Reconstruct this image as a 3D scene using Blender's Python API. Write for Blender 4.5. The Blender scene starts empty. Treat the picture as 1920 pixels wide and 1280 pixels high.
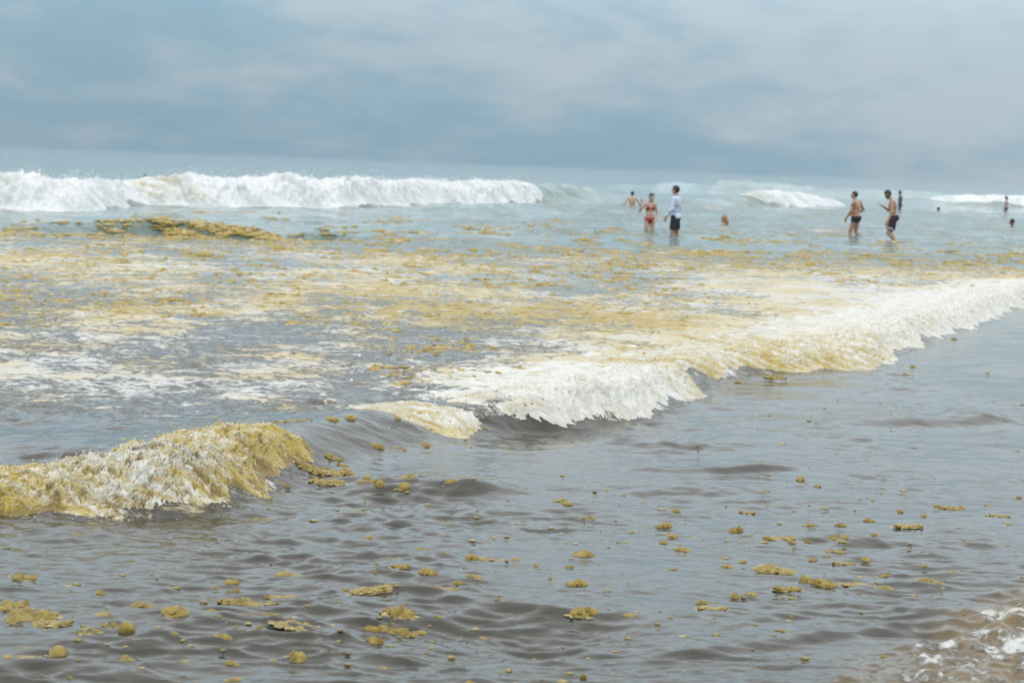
import bpy, bmesh, math, random
import numpy as np
from mathutils import Matrix, Vector

# ------------------------------------------------------------------ camera, world, sun, exposure
SC = bpy.context.scene
COL = SC.collection
R = math.radians
CAM_H = 1.64
FPX = 70.0 / 36.0 * 1920.0            # focal length in photograph pixels
PITCH, ROLL = 5.02, 2.09
cam_data = bpy.data.cameras.new('camera')
cam_data.lens = 70.0
cam_data.sensor_width = 36.0
cam_data.clip_start = 0.1
cam_data.clip_end = 30000.0
cam_data.dof.use_dof = True
cam_data.dof.focus_distance = 11.5
cam_data.dof.aperture_fstop = 5.0
cam = bpy.data.objects.new('camera', cam_data)
COL.objects.link(cam)
CAM_M = Matrix.Translation((0, 0, CAM_H)) @ Matrix.Rotation(R(90 - PITCH), 4, 'X') @ Matrix.Rotation(R(ROLL), 4, 'Z')
cam.matrix_world = CAM_M
SC.camera = cam

SUN_EL, SUN_AZ = 52.0, 205.0          # high, behind the camera to the left, veiled by cloud
sun_data = bpy.data.lights.new('sun', 'SUN')
sun_data.energy = 0.5
sun_data.angle = R(25)
sun_data.color = (1.0, 0.96, 0.90)
sun = bpy.data.objects.new('sun', sun_data)
COL.objects.link(sun)
_sd = Vector((math.sin(R(SUN_AZ)) * math.cos(R(SUN_EL)), math.cos(R(SUN_AZ)) * math.cos(R(SUN_EL)), math.sin(R(SUN_EL))))
sun.rotation_euler = _sd.to_track_quat('Z', 'Y').to_euler()
sun.location = (0, 0, 30)

SC.view_settings.view_transform = 'Standard'
SC.view_settings.look = 'None'
SC.view_settings.gamma = 1.0
SC.view_settings.exposure = 0.0
SC.view_settings.use_curve_mapping = False
SC.cycles.max_bounces = 6
SC.cycles.diffuse_bounces = 3
SC.cycles.glossy_bounces = 3
SC.cycles.transmission_bounces = 2
SC.cycles.volume_bounces = 0
SC.cycles.caustics_reflective = False
SC.cycles.caustics_refractive = False
SC.cycles.use_denoising = True
try:
    SC.cycles.denoiser = 'OPENIMAGEDENOISE'
except Exception:
    pass


def nd(nt, kind, **kw):
    n = nt.nodes.new(kind)
    for k, v in kw.items():
        if k.startswith('i_'):
            n.inputs[k[2:].replace('_', ' ')].default_value = v
        else:
            setattr(n, k, v)
    return n


def lk(nt, a, b):
    nt.links.new(a, b)


def math_node(nt, op, a, b=None, c=None, clamp=False):
    n = nt.nodes.new('ShaderNodeMath')
    n.operation = op
    n.use_clamp = clamp
    for i, v in enumerate((a, b, c)):
        if v is None:
            continue
        if isinstance(v, (int, float)):
            n.inputs[i].default_value = v
        else:
            nt.links.new(v, n.inputs[i])
    return n.outputs[0]


def ramp(nt, fac, stops, interp='LINEAR'):
    n = nt.nodes.new('ShaderNodeValToRGB')
    n.color_ramp.interpolation = interp
    e = n.color_ramp.elements
    while len(e) < len(stops):
        e.new(0.5)
    for i, (p, c) in enumerate(stops):
        e[i].position = p
        e[i].color = (c, c, c, 1) if isinstance(c, (int, float)) else (*c, 1)
    nt.links.new(fac, n.inputs[0])
    return n.outputs[0]


def mixc(nt, fac, a, b):
    n = nt.nodes.new('ShaderNodeMix')
    n.data_type = 'RGBA'
    for sock, v in ((n.inputs[0], fac), (n.inputs[6], a), (n.inputs[7], b)):
        if isinstance(v, (int, float)):
            sock.default_value = v
        elif isinstance(v, tuple):
            sock.default_value = (*v, 1)
        else:
            nt.links.new(v, sock)
    return n.outputs[2]


def smooth(nt, x, lo, hi):
    n = nt.nodes.new('ShaderNodeMapRange')
    n.interpolation_type = 'SMOOTHSTEP'
    for i, v in ((0, x), (1, lo), (2, hi)):
        if isinstance(v, (int, float)):
            n.inputs[i].default_value = v
        else:
            nt.links.new(v, n.inputs[i])
    return n.outputs[0]


# overcast sky: physical sky seen through layered cloud, darker at the horizon than overhead
W = bpy.data.worlds.new('World')
SC.world = W
W.use_nodes = True
wt = W.node_tree
wt.nodes.clear()
tc = nd(wt, 'ShaderNodeTexCoord')
sep = nd(wt, 'ShaderNodeSeparateXYZ')
lk(wt, tc.outputs['Generated'], sep.inputs[0])
zz = math_node(wt, 'MAXIMUM', sep.outputs['Z'], 0.0)
sky = nd(wt, 'ShaderNodeTexSky', sky_type='NISHITA', sun_disc=False)
sky.sun_elevation = R(SUN_EL)
sky.sun_rotation = R(SUN_AZ)
sky.air_density = 1.0
sky.dust_density = 2.0
skyc = nd(wt, 'ShaderNodeVectorMath', operation='SCALE')
lk(wt, sky.outputs[0], skyc.inputs[0])
skyc.inputs['Scale'].default_value = 0.08
mp = nd(wt, 'ShaderNodeMapping')
mp.inputs['Scale'].default_value = (6.0, 6.0, 24.0)
mp.inputs['Location'].default_value = (1.3, 0.4, 0.2)
lk(wt, tc.outputs['Generated'], mp.inputs[0])
n1 = nd(wt, 'ShaderNodeTexNoise', i_Scale=1.0, i_Detail=6.0, i_Roughness=0.5, i_Distortion=0.4)
lk(wt, mp.outputs[0], n1.inputs['Vector'])
mp2 = nd(wt, 'ShaderNodeMapping')
mp2.inputs['Scale'].default_value = (17.0, 17.0, 44.0)
mp2.inputs['Location'].default_value = (7.3, 2.1, 0.0)
lk(wt, tc.outputs['Generated'], mp2.inputs[0])
n2 = nd(wt, 'ShaderNodeTexNoise', i_Scale=1.0, i_Detail=5.0, i_Roughness=0.55, i_Distortion=0.2)
lk(wt, mp2.outputs[0], n2.inputs['Vector'])
cl = math_node(wt, 'ADD', math_node(wt, 'MULTIPLY', n1.outputs[0], 0.54), math_node(wt, 'MULTIPLY', n2.outputs[0], 0.46))
# brightness of the cloud deck grows with elevation (overcast luminance), and lightens towards +X
lum = math_node(wt, 'MULTIPLY_ADD', math_node(wt, 'MINIMUM', zz, 0.1), 1.25, 0.525)
lum = math_node(wt, 'ADD', lum, math_node(wt, 'MULTIPLY_ADD', smooth(wt, zz, 0.05, 0.27), 0.88, math_node(wt, 'MULTIPLY', zz, -0.15)))
side = math_node(wt, 'MULTIPLY', sep.outputs['X'], math_node(wt, 'SUBTRACT', 1.0, smooth(wt, zz, 0.08, 0.4)))   # thicker, bluer cloud out to the west
low = smooth(wt, zz, 0.0, 0.07)
cshape = smooth(wt, math_node(wt, 'ADD', math_node(wt, 'MULTIPLY_ADD', side, 0.26, cl), math_node(wt, 'MULTIPLY_ADD', low, 0.07, -0.05)), 0.37, 0.61)
deck = mixc(wt, cshape, (0.50, 0.775, 0.97), (0.79, 0.965, 1.06))
high = mixc(wt, smooth(wt, zz, 0.08, 0.5), deck, (0.97, 1.0, 1.04))
azl = math_node(wt, 'ADD', math_node(wt, 'MULTIPLY', side, 0.10), lum)
deckv = nd(wt, 'ShaderNodeVectorMath', operation='SCALE')
lk(wt, high, deckv.inputs[0])
lk(wt, azl, deckv.inputs['Scale'])
skymix = mixc(wt, 0.95, skyc.outputs[0], deckv.outputs[0])
bg = nd(wt, 'ShaderNodeBackground')
bg.inputs['Strength'].default_value = 1.0
lk(wt, skymix, bg.inputs['Color'])
wo = nd(wt, 'ShaderNodeOutputWorld')
lk(wt, bg.outputs[0], wo.inputs['Surface'])

# ------------------------------------------------------------------ numeric helpers
rng = np.random.default_rng(7)
random.seed(7)
_PERM = rng.permutation(1024).astype(np.int32)
_ANG = rng.random(1024) * 2 * np.pi
_GX, _GY = np.cos(_ANG).astype(np.float32), np.sin(_ANG).astype(np.float32)


def perlin(x, y, seed=0):
    x = np.asarray(x, np.float32); y = np.asarray(y, np.float32)
    xi = np.floor(x); yi = np.floor(y)
    fx = x - xi; fy = y - yi
    xi = xi.astype(np.int32) + seed * 131; yi = yi.astype(np.int32) + seed * 71
    u = fx * fx * fx * (fx * (fx * 6 - 15) + 10)
    v = fy * fy * fy * (fy * (fy * 6 - 15) + 10)

    def g(ix, iy, dx, dy):
        h = _PERM[(_PERM[ix & 1023] + iy) & 1023]
        return _GX[h] * dx + _GY[h] * dy
    a = g(xi, yi, fx, fy); b = g(xi + 1, yi, fx - 1, fy)
    c = g(xi, yi + 1, fx, fy - 1); d = g(xi + 1, yi + 1, fx - 1, fy - 1)
    return (a + u * (b - a) + v * ((c + u * (d - c)) - (a + u * (b - a)))) * 1.5


def fbm(x, y, oct=4, seed=0, gain=0.5, lac=2.03):
    s = 0; a = 1.0; t = 0
    for i in range(oct):
        s = s + a * perlin(x, y, seed + i * 3); t += a
        x = x * lac + 17.3; y = y * lac - 9.1; a *= gain
    return s / t


def billow(x, y, oct=4, seed=0, gain=0.5, lac=2.07):
    s = 0; a = 1.0; t = 0
    for i in range(oct):
        s = s + a * np.abs(perlin(x, y, seed + i * 3)); t += a
        x = x * lac + 5.7; y = y * lac + 3.1; a *= gain
    return s / t


def sstep(x, a, b):
    t = np.clip((x - a) / (b - a), 0, 1)
    return t * t * (3 - 2 * t)


def bump1(x, a, b, c, d):
    return sstep(x, a, b) * (1 - sstep(x, c, d))


_RI = np.array(CAM_M.to_3x3())


def at(px, py, z=0.0):
    """place on the level z that photograph pixel (px, py) looks at"""
    v = _RI @ np.array([(px - 960) / FPX, -(py - 640) / FPX, -1.0])
    t = (z - CAM_H) / v[2]
    return np.array([v[0] * t, v[1] * t])


def tag(o, label=None, cat=None, group=None, kind=None):
    if label: o['label'] = label
    if cat: o['category'] = cat
    if group: o['group'] = group
    if kind: o['kind'] = kind
    return o


def mesh_np(name, V, F, mat, parent=None, smooth_sh=True, attrs=None):
    """V (n,3), F (m,3|4) arrays -> one mesh object"""
    V = np.asarray(V, np.float32); F = np.asarray(F, np.int32)
    me = bpy.data.meshes.new(name)
    k = F.shape[1]
    me.vertices.add(len(V)); me.vertices.foreach_set('co', V.ravel())
    me.loops.add(F.size); me.loops.foreach_set('vertex_index', F.ravel())
    me.polygons.add(len(F))
    me.polygons.foreach_set('loop_start', np.arange(0, F.size, k, dtype=np.int32))
    me.polygons.foreach_set('loop_total', np.full(len(F), k, np.int32))
    me.polygons.foreach_set('use_smooth', np.full(len(F), smooth_sh, bool))
    for an, av in (attrs or {}).items():
        a = me.attributes.new(an, 'FLOAT', 'POINT')
        a.data.foreach_set('value', np.asarray(av, np.float32).ravel())
    me.update(calc_edges=True)
    me.validate()
    if mat: me.materials.append(mat)
    o = bpy.data.objects.new(name, me)
    COL.objects.link(o)
    if parent: o.parent = parent
    return o


def grid_faces(nr, nc):
    i = np.arange(nr * nc, dtype=np.int32).reshape(nr, nc)
    return np.stack([i[:-1, :-1], i[:-1, 1:], i[1:, 1:], i[1:, :-1]], -1).reshape(-1, 4)


def empty(name, loc=(0, 0, 0), rz=0.0):
    o = bpy.data.objects.new(name, None)
    o.empty_display_size = 0.2
    COL.objects.link(o)
    o.location = loc
    o.rotation_euler = (0, 0, rz)
    return o


# ------------------------------------------------------------------ materials
def new_mat(name):
    m = bpy.data.materials.new(name)
    m.use_nodes = True
    nt = m.node_tree
    nt.nodes.clear()
    out = nd(nt, 'ShaderNodeOutputMaterial')
    p = nd(nt, 'ShaderNodeBsdfPrincipled')
    lk(nt, p.outputs[0], out.inputs['Surface'])
    return m, nt, p


def attr(nt, name):
    return nd(nt, 'ShaderNodeAttribute', attribute_name=name).outputs['Fac']


def noise(nt, vec, scale, detail=4.0, rough=0.5, dist=0.0, typ='FBM', stretch=None):
    if stretch:
        m = nd(nt, 'ShaderNodeMapping')
        m.inputs['Scale'].default_value = stretch
        lk(nt, vec, m.inputs[0])
        vec = m.outputs[0]
    n = nd(nt, 'ShaderNodeTexNoise', noise_type=typ, i_Scale=scale, i_Detail=detail, i_Roughness=rough, i_Distortion=dist)
    lk(nt, vec, n.inputs['Vector'])
    return n.outputs[0]


def sea_material():
    m, nt, p = new_mat('sea_water')
    pos = nd(nt, 'ShaderNodeNewGeometry').outputs['Position']
    foam, scum, silt, churn = attr(nt, 'foam'), attr(nt, 'scum'), attr(nt, 'silt'), attr(nt, 'churn')
    water = mixc(nt, silt, (0.105, 0.175, 0.152), (0.052, 0.049, 0.037))
    water = mixc(nt, churn, water, (0.19, 0.14, 0.072))
    # lace of white foam
    a1 = noise(nt, pos, 3.2, 6, 0.66, 1.2, stretch=(0.5, 0.75, 1))
    a2 = noise(nt, pos, 12.0, 5, 0.68, 1.6, stretch=(0.6, 0.8, 1))
    lace = math_node(nt, 'ADD', math_node(nt, 'MULTIPLY', a1, 0.47), math_node(nt, 'MULTIPLY', a2, 0.53))
    thr = math_node(nt, 'SUBTRACT', 0.74, math_node(nt, 'MULTIPLY', foam, 0.42))
    fm = smooth(nt, lace, thr, math_node(nt, 'ADD', thr, 0.13))
    fm = math_node(nt, 'MULTIPLY', fm, smooth(nt, foam, 0.0, 0.12))
    # ochre scum film
    b1 = noise(nt, pos, 3.6, 7, 0.68, 1.0, stretch=(0.6, 0.8, 1))
    thr2 = math_node(nt, 'SUBTRACT', 0.76, math_node(nt, 'MULTIPLY', scum, 0.42))
    sm = smooth(nt, b1, thr2, math_node(nt, 'ADD', thr2, 0.07))
    sm = math_node(nt, 'MULTIPLY', sm, smooth(nt, scum, 0.0, 0.1))
    tint = noise(nt, pos, 1.1, 3, 0.5)
    foamc = mixc(nt, smooth(nt, math_node(nt, 'ADD', tint, math_node(nt, 'MULTIPLY', scum, 0.28)), 0.42, 0.72), (0.63, 0.625, 0.59), (0.60, 0.51, 0.31))
    scumc = mixc(nt, noise(nt, pos, 5.0, 3, 0.5), (0.34, 0.245, 0.065), (0.57, 0.45, 0.19))
    col = mixc(nt, fm, water, foamc)
    col = mixc(nt, sm, col, scumc)
    cover = math_node(nt, 'MAXIMUM', fm, sm)
    lk(nt, col, p.inputs['Base Color'])
    rough = math_node(nt, 'MULTIPLY_ADD', cover, 0.55, 0.035)
    lk(nt, rough, p.inputs['Roughness'])
    p.inputs['IOR'].default_value = 1.333
    # ripples finer than the mesh, and the thickness of the foam
    r1 = noise(nt, pos, 5.5, 4, 0.55, 0.6, stretch=(0.6, 1.0, 1))
    r2 = noise(nt, pos, 17.0, 3, 0.5, 0.3, stretch=(0.7, 1.0, 1))
    hgt = math_node(nt, 'ADD', math_node(nt, 'MULTIPLY', r1, 0.0075), math_node(nt, 'MULTIPLY', r2, 0.0038))
    r3 = noise(nt, pos, 0.9, 4, 0.6, 0.5, stretch=(0.45, 1.0, 1))
    hgt = math_node(nt, 'ADD', hgt, math_node(nt, 'MULTIPLY', math_node(nt, 'MULTIPLY', r3, 0.19), math_node(nt, 'SUBTRACT', 1.0, silt)))
    hgt = math_node(nt, 'MULTIPLY', hgt, math_node(nt, 'SUBTRACT', 1.0, math_node(nt, 'MULTIPLY', cover, 0.6)))
    fine = noise(nt, pos, 30.0, 4, 0.65, 0.5)
    thick = math_node(nt, 'MULTIPLY', cover, math_node(nt, 'MULTIPLY_ADD', fine, 0.02, 0.010))
    b = nd(nt, 'ShaderNodeBump')
    b.inputs['Strength'].default_value = 1.0
    b.inputs['Distance'].default_value = 1.0
    lk(nt, math_node(nt, 'ADD', hgt, thick), b.inputs['Height'])
    lk(nt, b.outputs[0], p.inputs['Normal'])
    return m


def froth_material(name, white=(0.69, 0.68, 0.625), ochre=(0.46, 0.345, 0.080), fine=60.0, bd=0.006, wet_shade_c=(0.19, 0.135, 0.035)):
    m, nt, p = new_mat(name)
    pos = nd(nt, 'ShaderNodeNewGeometry').outputs['Position']
    stain, wet = attr(nt, 'stain'), attr(nt, 'wet')
    n = noise(nt, pos, fine * 0.3, 4, 0.6, 0.6)
    f = smooth(nt, math_node(nt, 'ADD', stain, math_node(nt, 'MULTIPLY_ADD', n, 0.7, -0.35)), 0.16, 0.92)
    col = mixc(nt, f, white, ochre)
    col = mixc(nt, wet, col, wet_shade_c)  # hollows: olive water between the froth, and shade put into the colour
    lk(nt, col, p.inputs['Base Color'])
    p.inputs['Roughness'].default_value = 0.22
    p.inputs['IOR'].default_value = 1.333
    p.inputs['Subsurface Weight'].default_value = 0.5
    p.inputs['Subsurface Radius'].default_value = (0.02, 0.016, 0.010)
    p.inputs['Subsurface Scale'].default_value = 1.0
    b = nd(nt, 'ShaderNodeBump')
    b.inputs['Strength'].default_value = 0.5
    b.inputs['Distance'].default_value = bd
    lk(nt, noise(nt, pos, fine, 4, 0.65, 0.8), b.inputs['Height'])
    lk(nt, b.outputs[0], p.inputs['Normal'])
    return m


def clump_material(name, c0, c1, pale=(0.62, 0.53, 0.30)):
    m, nt, p = new_mat(name)
    tcn = nd(nt, 'ShaderNodeTexCoord').outputs['Object']
    oi = nd(nt, 'ShaderNodeObjectInfo').outputs['Random']
    pos = nd(nt, 'ShaderNodeNewGeometry').outputs['Position']
    n = noise(nt, pos, 28.0, 4, 0.6)
    col = mixc(nt, smooth(nt, n, 0.35, 0.65), c0, c1)
    froth = smooth(nt, math_node(nt, 'ADD', attr(nt, 'rim'), math_node(nt, 'MULTIPLY_ADD', noise(nt, pos, 70.0, 3, 0.6), 0.8, -0.4)), 0.45, 0.8)
    col = mixc(nt, math_node(nt, 'MULTIPLY', froth, 0.5), col, pale)
    col = mixc(nt, math_node(nt, 'MULTIPLY', oi, 0.15), col, pale)
    lk(nt, col, p.inputs['Base Color'])
    p.inputs['Roughness'].default_value = 0.28
    p.inputs['IOR'].default_value = 1.33
    p.inputs['Subsurface Weight'].default_value = 0.2
    p.inputs['Subsurface Radius'].default_value = (0.02, 0.014, 0.006)
    b = nd(nt, 'ShaderNodeBump')
    b.inputs['Strength'].default_value = 0.7
    b.inputs['Distance'].default_value = 0.011
    lk(nt, noise(nt, pos, 75.0, 4, 0.65), b.inputs['Height'])
    lk(nt, b.outputs[0], p.inputs['Normal'])
    return m


def plain(name, c, rough=0.6, var=0.15, sc=25.0, sss=0.0):
    m, nt, p = new_mat(name)
    o = nd(nt, 'ShaderNodeTexCoord').outputs['Object']
    n = noise(nt, o, sc, 3, 0.5)
    lk(nt, mixc(nt, n, tuple(v * (1 - var) for v in c), tuple(min(1, v * (1 + var)) for v in c)), p.inputs['Base Color'])
    p.inputs['Roughness'].default_value = rough
    if sss:
        p.inputs['Subsurface Weight'].default_value = sss
        p.inputs['Subsurface Radius'].default_value = (0.02, 0.008, 0.004)
    return m


M_SEA = sea_material()
M_FROTH = froth_material('near_froth', fine=55.0, bd=0.008)
M_FARFROTH = froth_material('breaker_froth', wet_shade_c=(0.36, 0.42, 0.41), white=(0.74, 0.75, 0.75), fine=9.0, bd=0.05)  # grey hollow colour is painted shade, not wet froth
M_CLUMP = clump_material('ochre_foam', (0.180, 0.122, 0.014), (0.345, 0.25, 0.05))
M_SCUM = clump_material('ochre_scum', (0.29, 0.205, 0.045), (0.52, 0.395, 0.13), (0.66, 0.58, 0.38))
M_DROP = plain('spray_water', (0.80, 0.79, 0.74), 0.2, 0.1)

# ------------------------------------------------------------------ the sea as a height function
# fronts are polylines of the toe of each wave, seen from above, running from -X to +X; the wave travels towards their right-hand side
def chain(pts, step):
    pts = np.array(pts, float)
    for _ in range(2):                                            # corner cutting
        q = [pts[0]]
        for a, b in zip(pts[:-1], pts[1:]):
            q += [a * .75 + b * .25, a * .25 + b * .75]
        q.append(pts[-1]); pts = np.array(q)
    seg = np.linalg.norm(np.diff(pts, axis=0), axis=1)
    s = np.concatenate([[0], np.cumsum(seg)])
    n = max(3, int(s[-1] / step))
    si = np.linspace(0, s[-1], n)
    return np.stack([np.interp(si, s, pts[:, 0]), np.interp(si, s, pts[:, 1])], 1), si


class Front:
    def __init__(self, pts, heights, rise, back, tail, reach, plateau=0.0, step=0.4):
        """heights: list of (x, H); rise: metres from toe to crest; back: decay length; plateau: level left behind the bore"""
        self.P, self.S = chain(pts, step)
        self.hx = [a for a, _ in heights]; self.hh = [b for _, b in heights]
        self.rise, self.back, self.tail, self.reach, self.plateau = rise, back, tail, reach, plateau
        d = np.gradient(self.P, axis=0); d /= np.linalg.norm(d, axis=1)[:, None]
        self.T = d; self.N = np.stack([-d[:, 1], d[:, 0]], 1)     # N points behind the wave

    def _exact(self, X, Y):
        best = np.full(X.shape, 1e9, np.float32); sd = np.zeros_like(best); sx = np.zeros_like(best)
        for i in range(len(self.P) - 1):
            ax, ay = self.P[i]; bx, by = self.P[i + 1]
            dx, dy = bx - ax, by - ay; L2 = dx * dx + dy * dy
            u = np.clip(((X - ax) * dx + (Y - ay) * dy) / L2, 0, 1)
            qx, qy = X - (ax + u * dx), Y - (ay + u * dy)
            d2 = qx * qx + qy * qy
            k = d2 < best
            best[k] = d2[k]
            sg = np.where(dx * qy - dy * qx > 0, 1.0, -1.0)
            sd[k] = (np.sqrt(d2) * sg)[k]
            sx[k] = (ax + u * dx)[k]
        return sd, sx

    def st(self, x, y):
        """signed distance behind the toe and toe x (from a table made once), with the mask of points in reach"""
        lo, hi = self.P.min(0) - self.reach, self.P.max(0) + self.reach
        if not hasattr(self, 'tab'):
            c = min(0.12 * self.rise / 0.36, (hi - lo).max() / 160)
            c = max(c, (hi - lo).max() / 420)
            nx, ny = (int((hi[i] - lo[i]) / c) + 3 for i in (0, 1))
            gx, gy = np.meshgrid(lo[0] + np.arange(nx) * c, lo[1] + np.arange(ny) * c, indexing='ij')
            a, b = self._exact(gx.ravel().astype(np.float32), gy.ravel().astype(np.float32))
            self.tab = (c, a.reshape(nx, ny), b.reshape(nx, ny))
        c, ta, tb = self.tab
        m = (x > lo[0]) & (x < hi[0]) & (y > lo[1]) & (y < hi[1])
        fx = (x[m] - lo[0]) / c; fy = (y[m] - lo[1]) / c
        i, j = fx.astype(np.int32), fy.astype(np.int32); fx = fx - i; fy = fy - j

        def bl(t):
            return (t[i, j] * (1 - fx) + t[i + 1, j] * fx) * (1 - fy) + (t[i, j + 1] * (1 - fx) + t[i + 1, j + 1] * fx) * fy
        return m, bl(ta), bl(tb)

    def height(self, x, y):
        h = np.zeros(x.shape, np.float32)
        m, t, sx = self.st(x, y)
        if not m.any():
            return h
        if self.plateau > .5:                                     # well behind the front the level no longer follows the toe point by point
            k = sstep(t, .5, 1.6)
            sx = sx * (1 - k) + (x[m] + .8 * np.clip(t, 0, 9)) * k
        H = np.interp(sx, self.hx, self.hh)
        r = self.rise * (0.85 + 0.5 * perlin(sx * 0.9, sx * 0 + 3.3, 5))
        up = sstep(t, -0.25 * r, r)
        crest = np.exp(-np.maximum(t - r, 0) / self.back)
        tail = np.exp(-np.maximum(t - r, 0) / self.tail)
        trough = -0.12 * np.exp(-((t + 0.9 * r) / (0.9 * r + 1e-6)) ** 2)
        h[m] = H * (up * ((1 - self.plateau) * crest + self.plateau * tail) + trough)
        return h


def pp(*pts):
    return [tuple(at(a, b)) for a, b in pts]


NEAR = Front([(-9.5, 3.6), (-5.2, 6.9), (-3.4, 8.4)] + pp((0, 962), (180, 964), (300, 955), (430, 950), (500, 912), (590, 880), (680, 858), (760, 836), (900, 812), (1000, 798), (1100, 790),
              (1200, 778), (1290, 748), (1330, 716), (1400, 700), (1560, 694), (1650, 682), (1700, 648), (1790, 618), (1850, 602), (1880, 580), (1920, 574)) + [(9.5, 32), (14, 40)],
             [(-9, .05), (-3, .065), (-2.1, .085), (-1.6, .135), (-1.25, .195), (-1.05, .185), (-.85, .15), (-.4, .14), (.1, .145), (.6, .165), (1.2, .165), (1.7, .13), (2.4, .15), (3.4, .155), (5, .16), (8, .18), (14, .2)],
             0.40, 0.70, 9.0, 9.0, 0.66, 0.22)
BREAK_A = Front([(-60, 52), (-30, 53)] + pp((-100, 388), (0, 389), (120, 394), (190, 390), (260, 383), (420, 386), (600, 387), (720, 387), (800, 380), (900, 377), (1000, 376), (1060, 376), (1110, 377), (1180, 376), (1260, 374)),
                [(-60, .6), (-16, .6), (-14, .66), (-12.7, .74), (-11.8, .50), (-10.8, .62), (-9.6, .70), (-8.6, .56), (-7.4, .72), (-6.4, .60), (-5.2, .66), (-4.2, .54), (-3, .68), (-1.8, .60), (-.6, .70), (1, .74), (3.6, .80), (6, .40), (9.5, .1), (12, 0)], 1.3, 2.2, 9.0, 16.0, 0.2, 1.0)
BREAK_B = Front(pp((1330, 384), (1400, 385), (1470, 386), (1540, 386), (1600, 384), (1680, 381)),
                [(9.5, 0), (12, .4), (14, .72), (17, .6), (20, .35), (24, 0)], 1.6, 2.6, 8.0, 14.0, 0.1, 1.0)
BREAK_C = Front(pp((1690, 384), (1760, 383), (1850, 386), (1930, 389)) + [(48, 137), (75, 130)],
                [(28, 0), (31, .4), (34, .58), (40, .62), (75, .62)], 1.6, 2.6, 9.0, 14.0, 0.1, 1.2)
SWELL_D = Front([(5, 190), (12, 182), (20, 176), (30, 174), (40, 178), (52, 184)],
                [(5, .1), (11, .6), (17, 1.05), (25, 1.2), (33, 1.0), (45, .4), (52, .1)], 2.3, 5.5, 12.0, 26.0, 0.0, 2.0)
LUMP_E = Front([(-11.5, 39.4), (-8.5, 39.4), (-5.5, 40.0), (-2.4, 41.0)],
               [(-11.5, 0), (-9.0, .20), (-7, .32), (-5.5, .22), (-4.6, .08), (-3.8, .20), (-2.6, 0)], 0.8, 1.2, 3.0, 8.0, 0.1, 0.5)
MINI = [Front([(0.55, 10.9), (0.95, 10.75), (1.45, 11.0), (1.95, 11.25)], [(.55, 0), (.8, .025), (1.0, .015), (1.2, .028), (1.45, .036), (1.7, .012), (1.95, 0)], 0.13, 0.35, .6, 2.0, 0, .2),
        Front([(-1.0, 10.0), (-.6, 10.05), (-.2, 9.85), (.25, 9.95)], [(-1.0, 0), (-.6, .05), (-.2, .065), (.25, 0)], 0.16, 0.35, .6, 2.0, 0, .2),
        Front([(-.75, 7.5), (-.35, 7.35), (.2, 7.2), (.7, 7.25)], [(-.75, 0), (-.4, .018), (-.15, .008), (.15, .016), (.7, 0)], 0.09, 0.3, .6, 2.0, 0, .2),
        Front([(2.0, 13.0), (3.0, 13.2), (4.0, 14.2)], [(2.0, 0), (2.8, .05), (4.0, 0)], 0.2, 0.4, .6, 2.0, 0, .2),
        Front([(.0, 6.55), (.55, 6.6), (1.2, 7.0), (1.9, 7.4)], [(0, 0), (.5, .015), (1.2, .02), (1.9, 0)], 0.10, 0.2, .5, 2.0, 0, .2)]
FRONTS = [NEAR, BREAK_A, BREAK_B, BREAK_C, SWELL_D, LUMP_E] + MINI

_wr = np.random.default_rng(21)
WAVES = []
for lam in np.geomspace(0.16, 3.6, 54):
    th = R(-90 + 14 + _wr.normal(0, 34))
    WAVES.append((2 * np.pi / lam, math.cos(th), math.sin(th), _wr.random() * 6.283, lam, 0.0031 * lam ** 0.82 * _wr.uniform(.6, 1.3)))
for lam in np.geomspace(0.07, 0.34, 24):
    th = R(-90 + 10 + _wr.normal(0, 40))
    WAVES.append((2 * np.pi / lam, math.cos(th), math.sin(th), _wr.random() * 6.283, lam, 0.0034 * lam * _wr.uniform(.6, 1.4)))
for lam in np.geomspace(6, 40, 14):
    th = R(-90 + 22 + _wr.normal(0, 14))
    WAVES.append((2 * np.pi / lam, math.cos(th), math.sin(th), _wr.random() * 6.283, lam, 0.0021 * lam))


def row_step(d):
    return np.where(d < 25.3, np.maximum(d * d / 3265.0 / 1.15, 0.010), np.where(d < 70, 0.17, 0.17 * (1 + (d - 70) / 5.0)))


def chop(x, y):
    x = x.astype(np.float32); y = y.astype(np.float32)
    wx = x + 0.25 * fbm(x * 0.5, y * 0.5, 2, 31); wy = y + 0.25 * fbm(x * 0.5, y * 0.5, 2, 37)
    st = row_step(np.maximum(y, 5)).astype(np.float32)
    env = 0.62 + 1.5 * fbm(x * 0.8, y * 0.5, 3, 11)
    env = np.clip(env, 0.22, 1.7) * (1 - .35 * sstep(y, 12, 30))
    offs = sstep(y, 30, 70)
    h = np.zeros(x.shape, np.float32)
    for k, cx, cy, ph, lam, amp in WAVES:
        wgt = np.clip((lam / st - 2.0) / 2.0, 0, 1)
        if lam > 5:
            wgt = wgt * offs
        c = k * (cx * wx + cy * wy) + ph
        c = np.sin(c + 0.8 * np.sin(c))
        h += amp * wgt * (c + 0.35 * c * c - 0.17)
    fine = np.clip((0.12 / st - 1.0), 0, 1)
    h = h * env
    rg = 1 - np.abs(fbm(x * 1.3 + .3 * y, y * 4.2 - .25 * x, 3, 55, .45)) * 1.6
    h += fine * env * 0.012 * np.clip(rg, 0, 1) ** 7 * np.clip(.35 + 2.2 * perlin(x * .7, y * .9, 58), 0, 1)
    h += fine * env * (0.006 * fbm(x * 2.2, y * 5.5, 3, 51) + 0.0075 * (0.5 - np.abs(perlin(x * 4.2 + .6 * y, y * 9.5, 57))) * 2)
    return h


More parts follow.
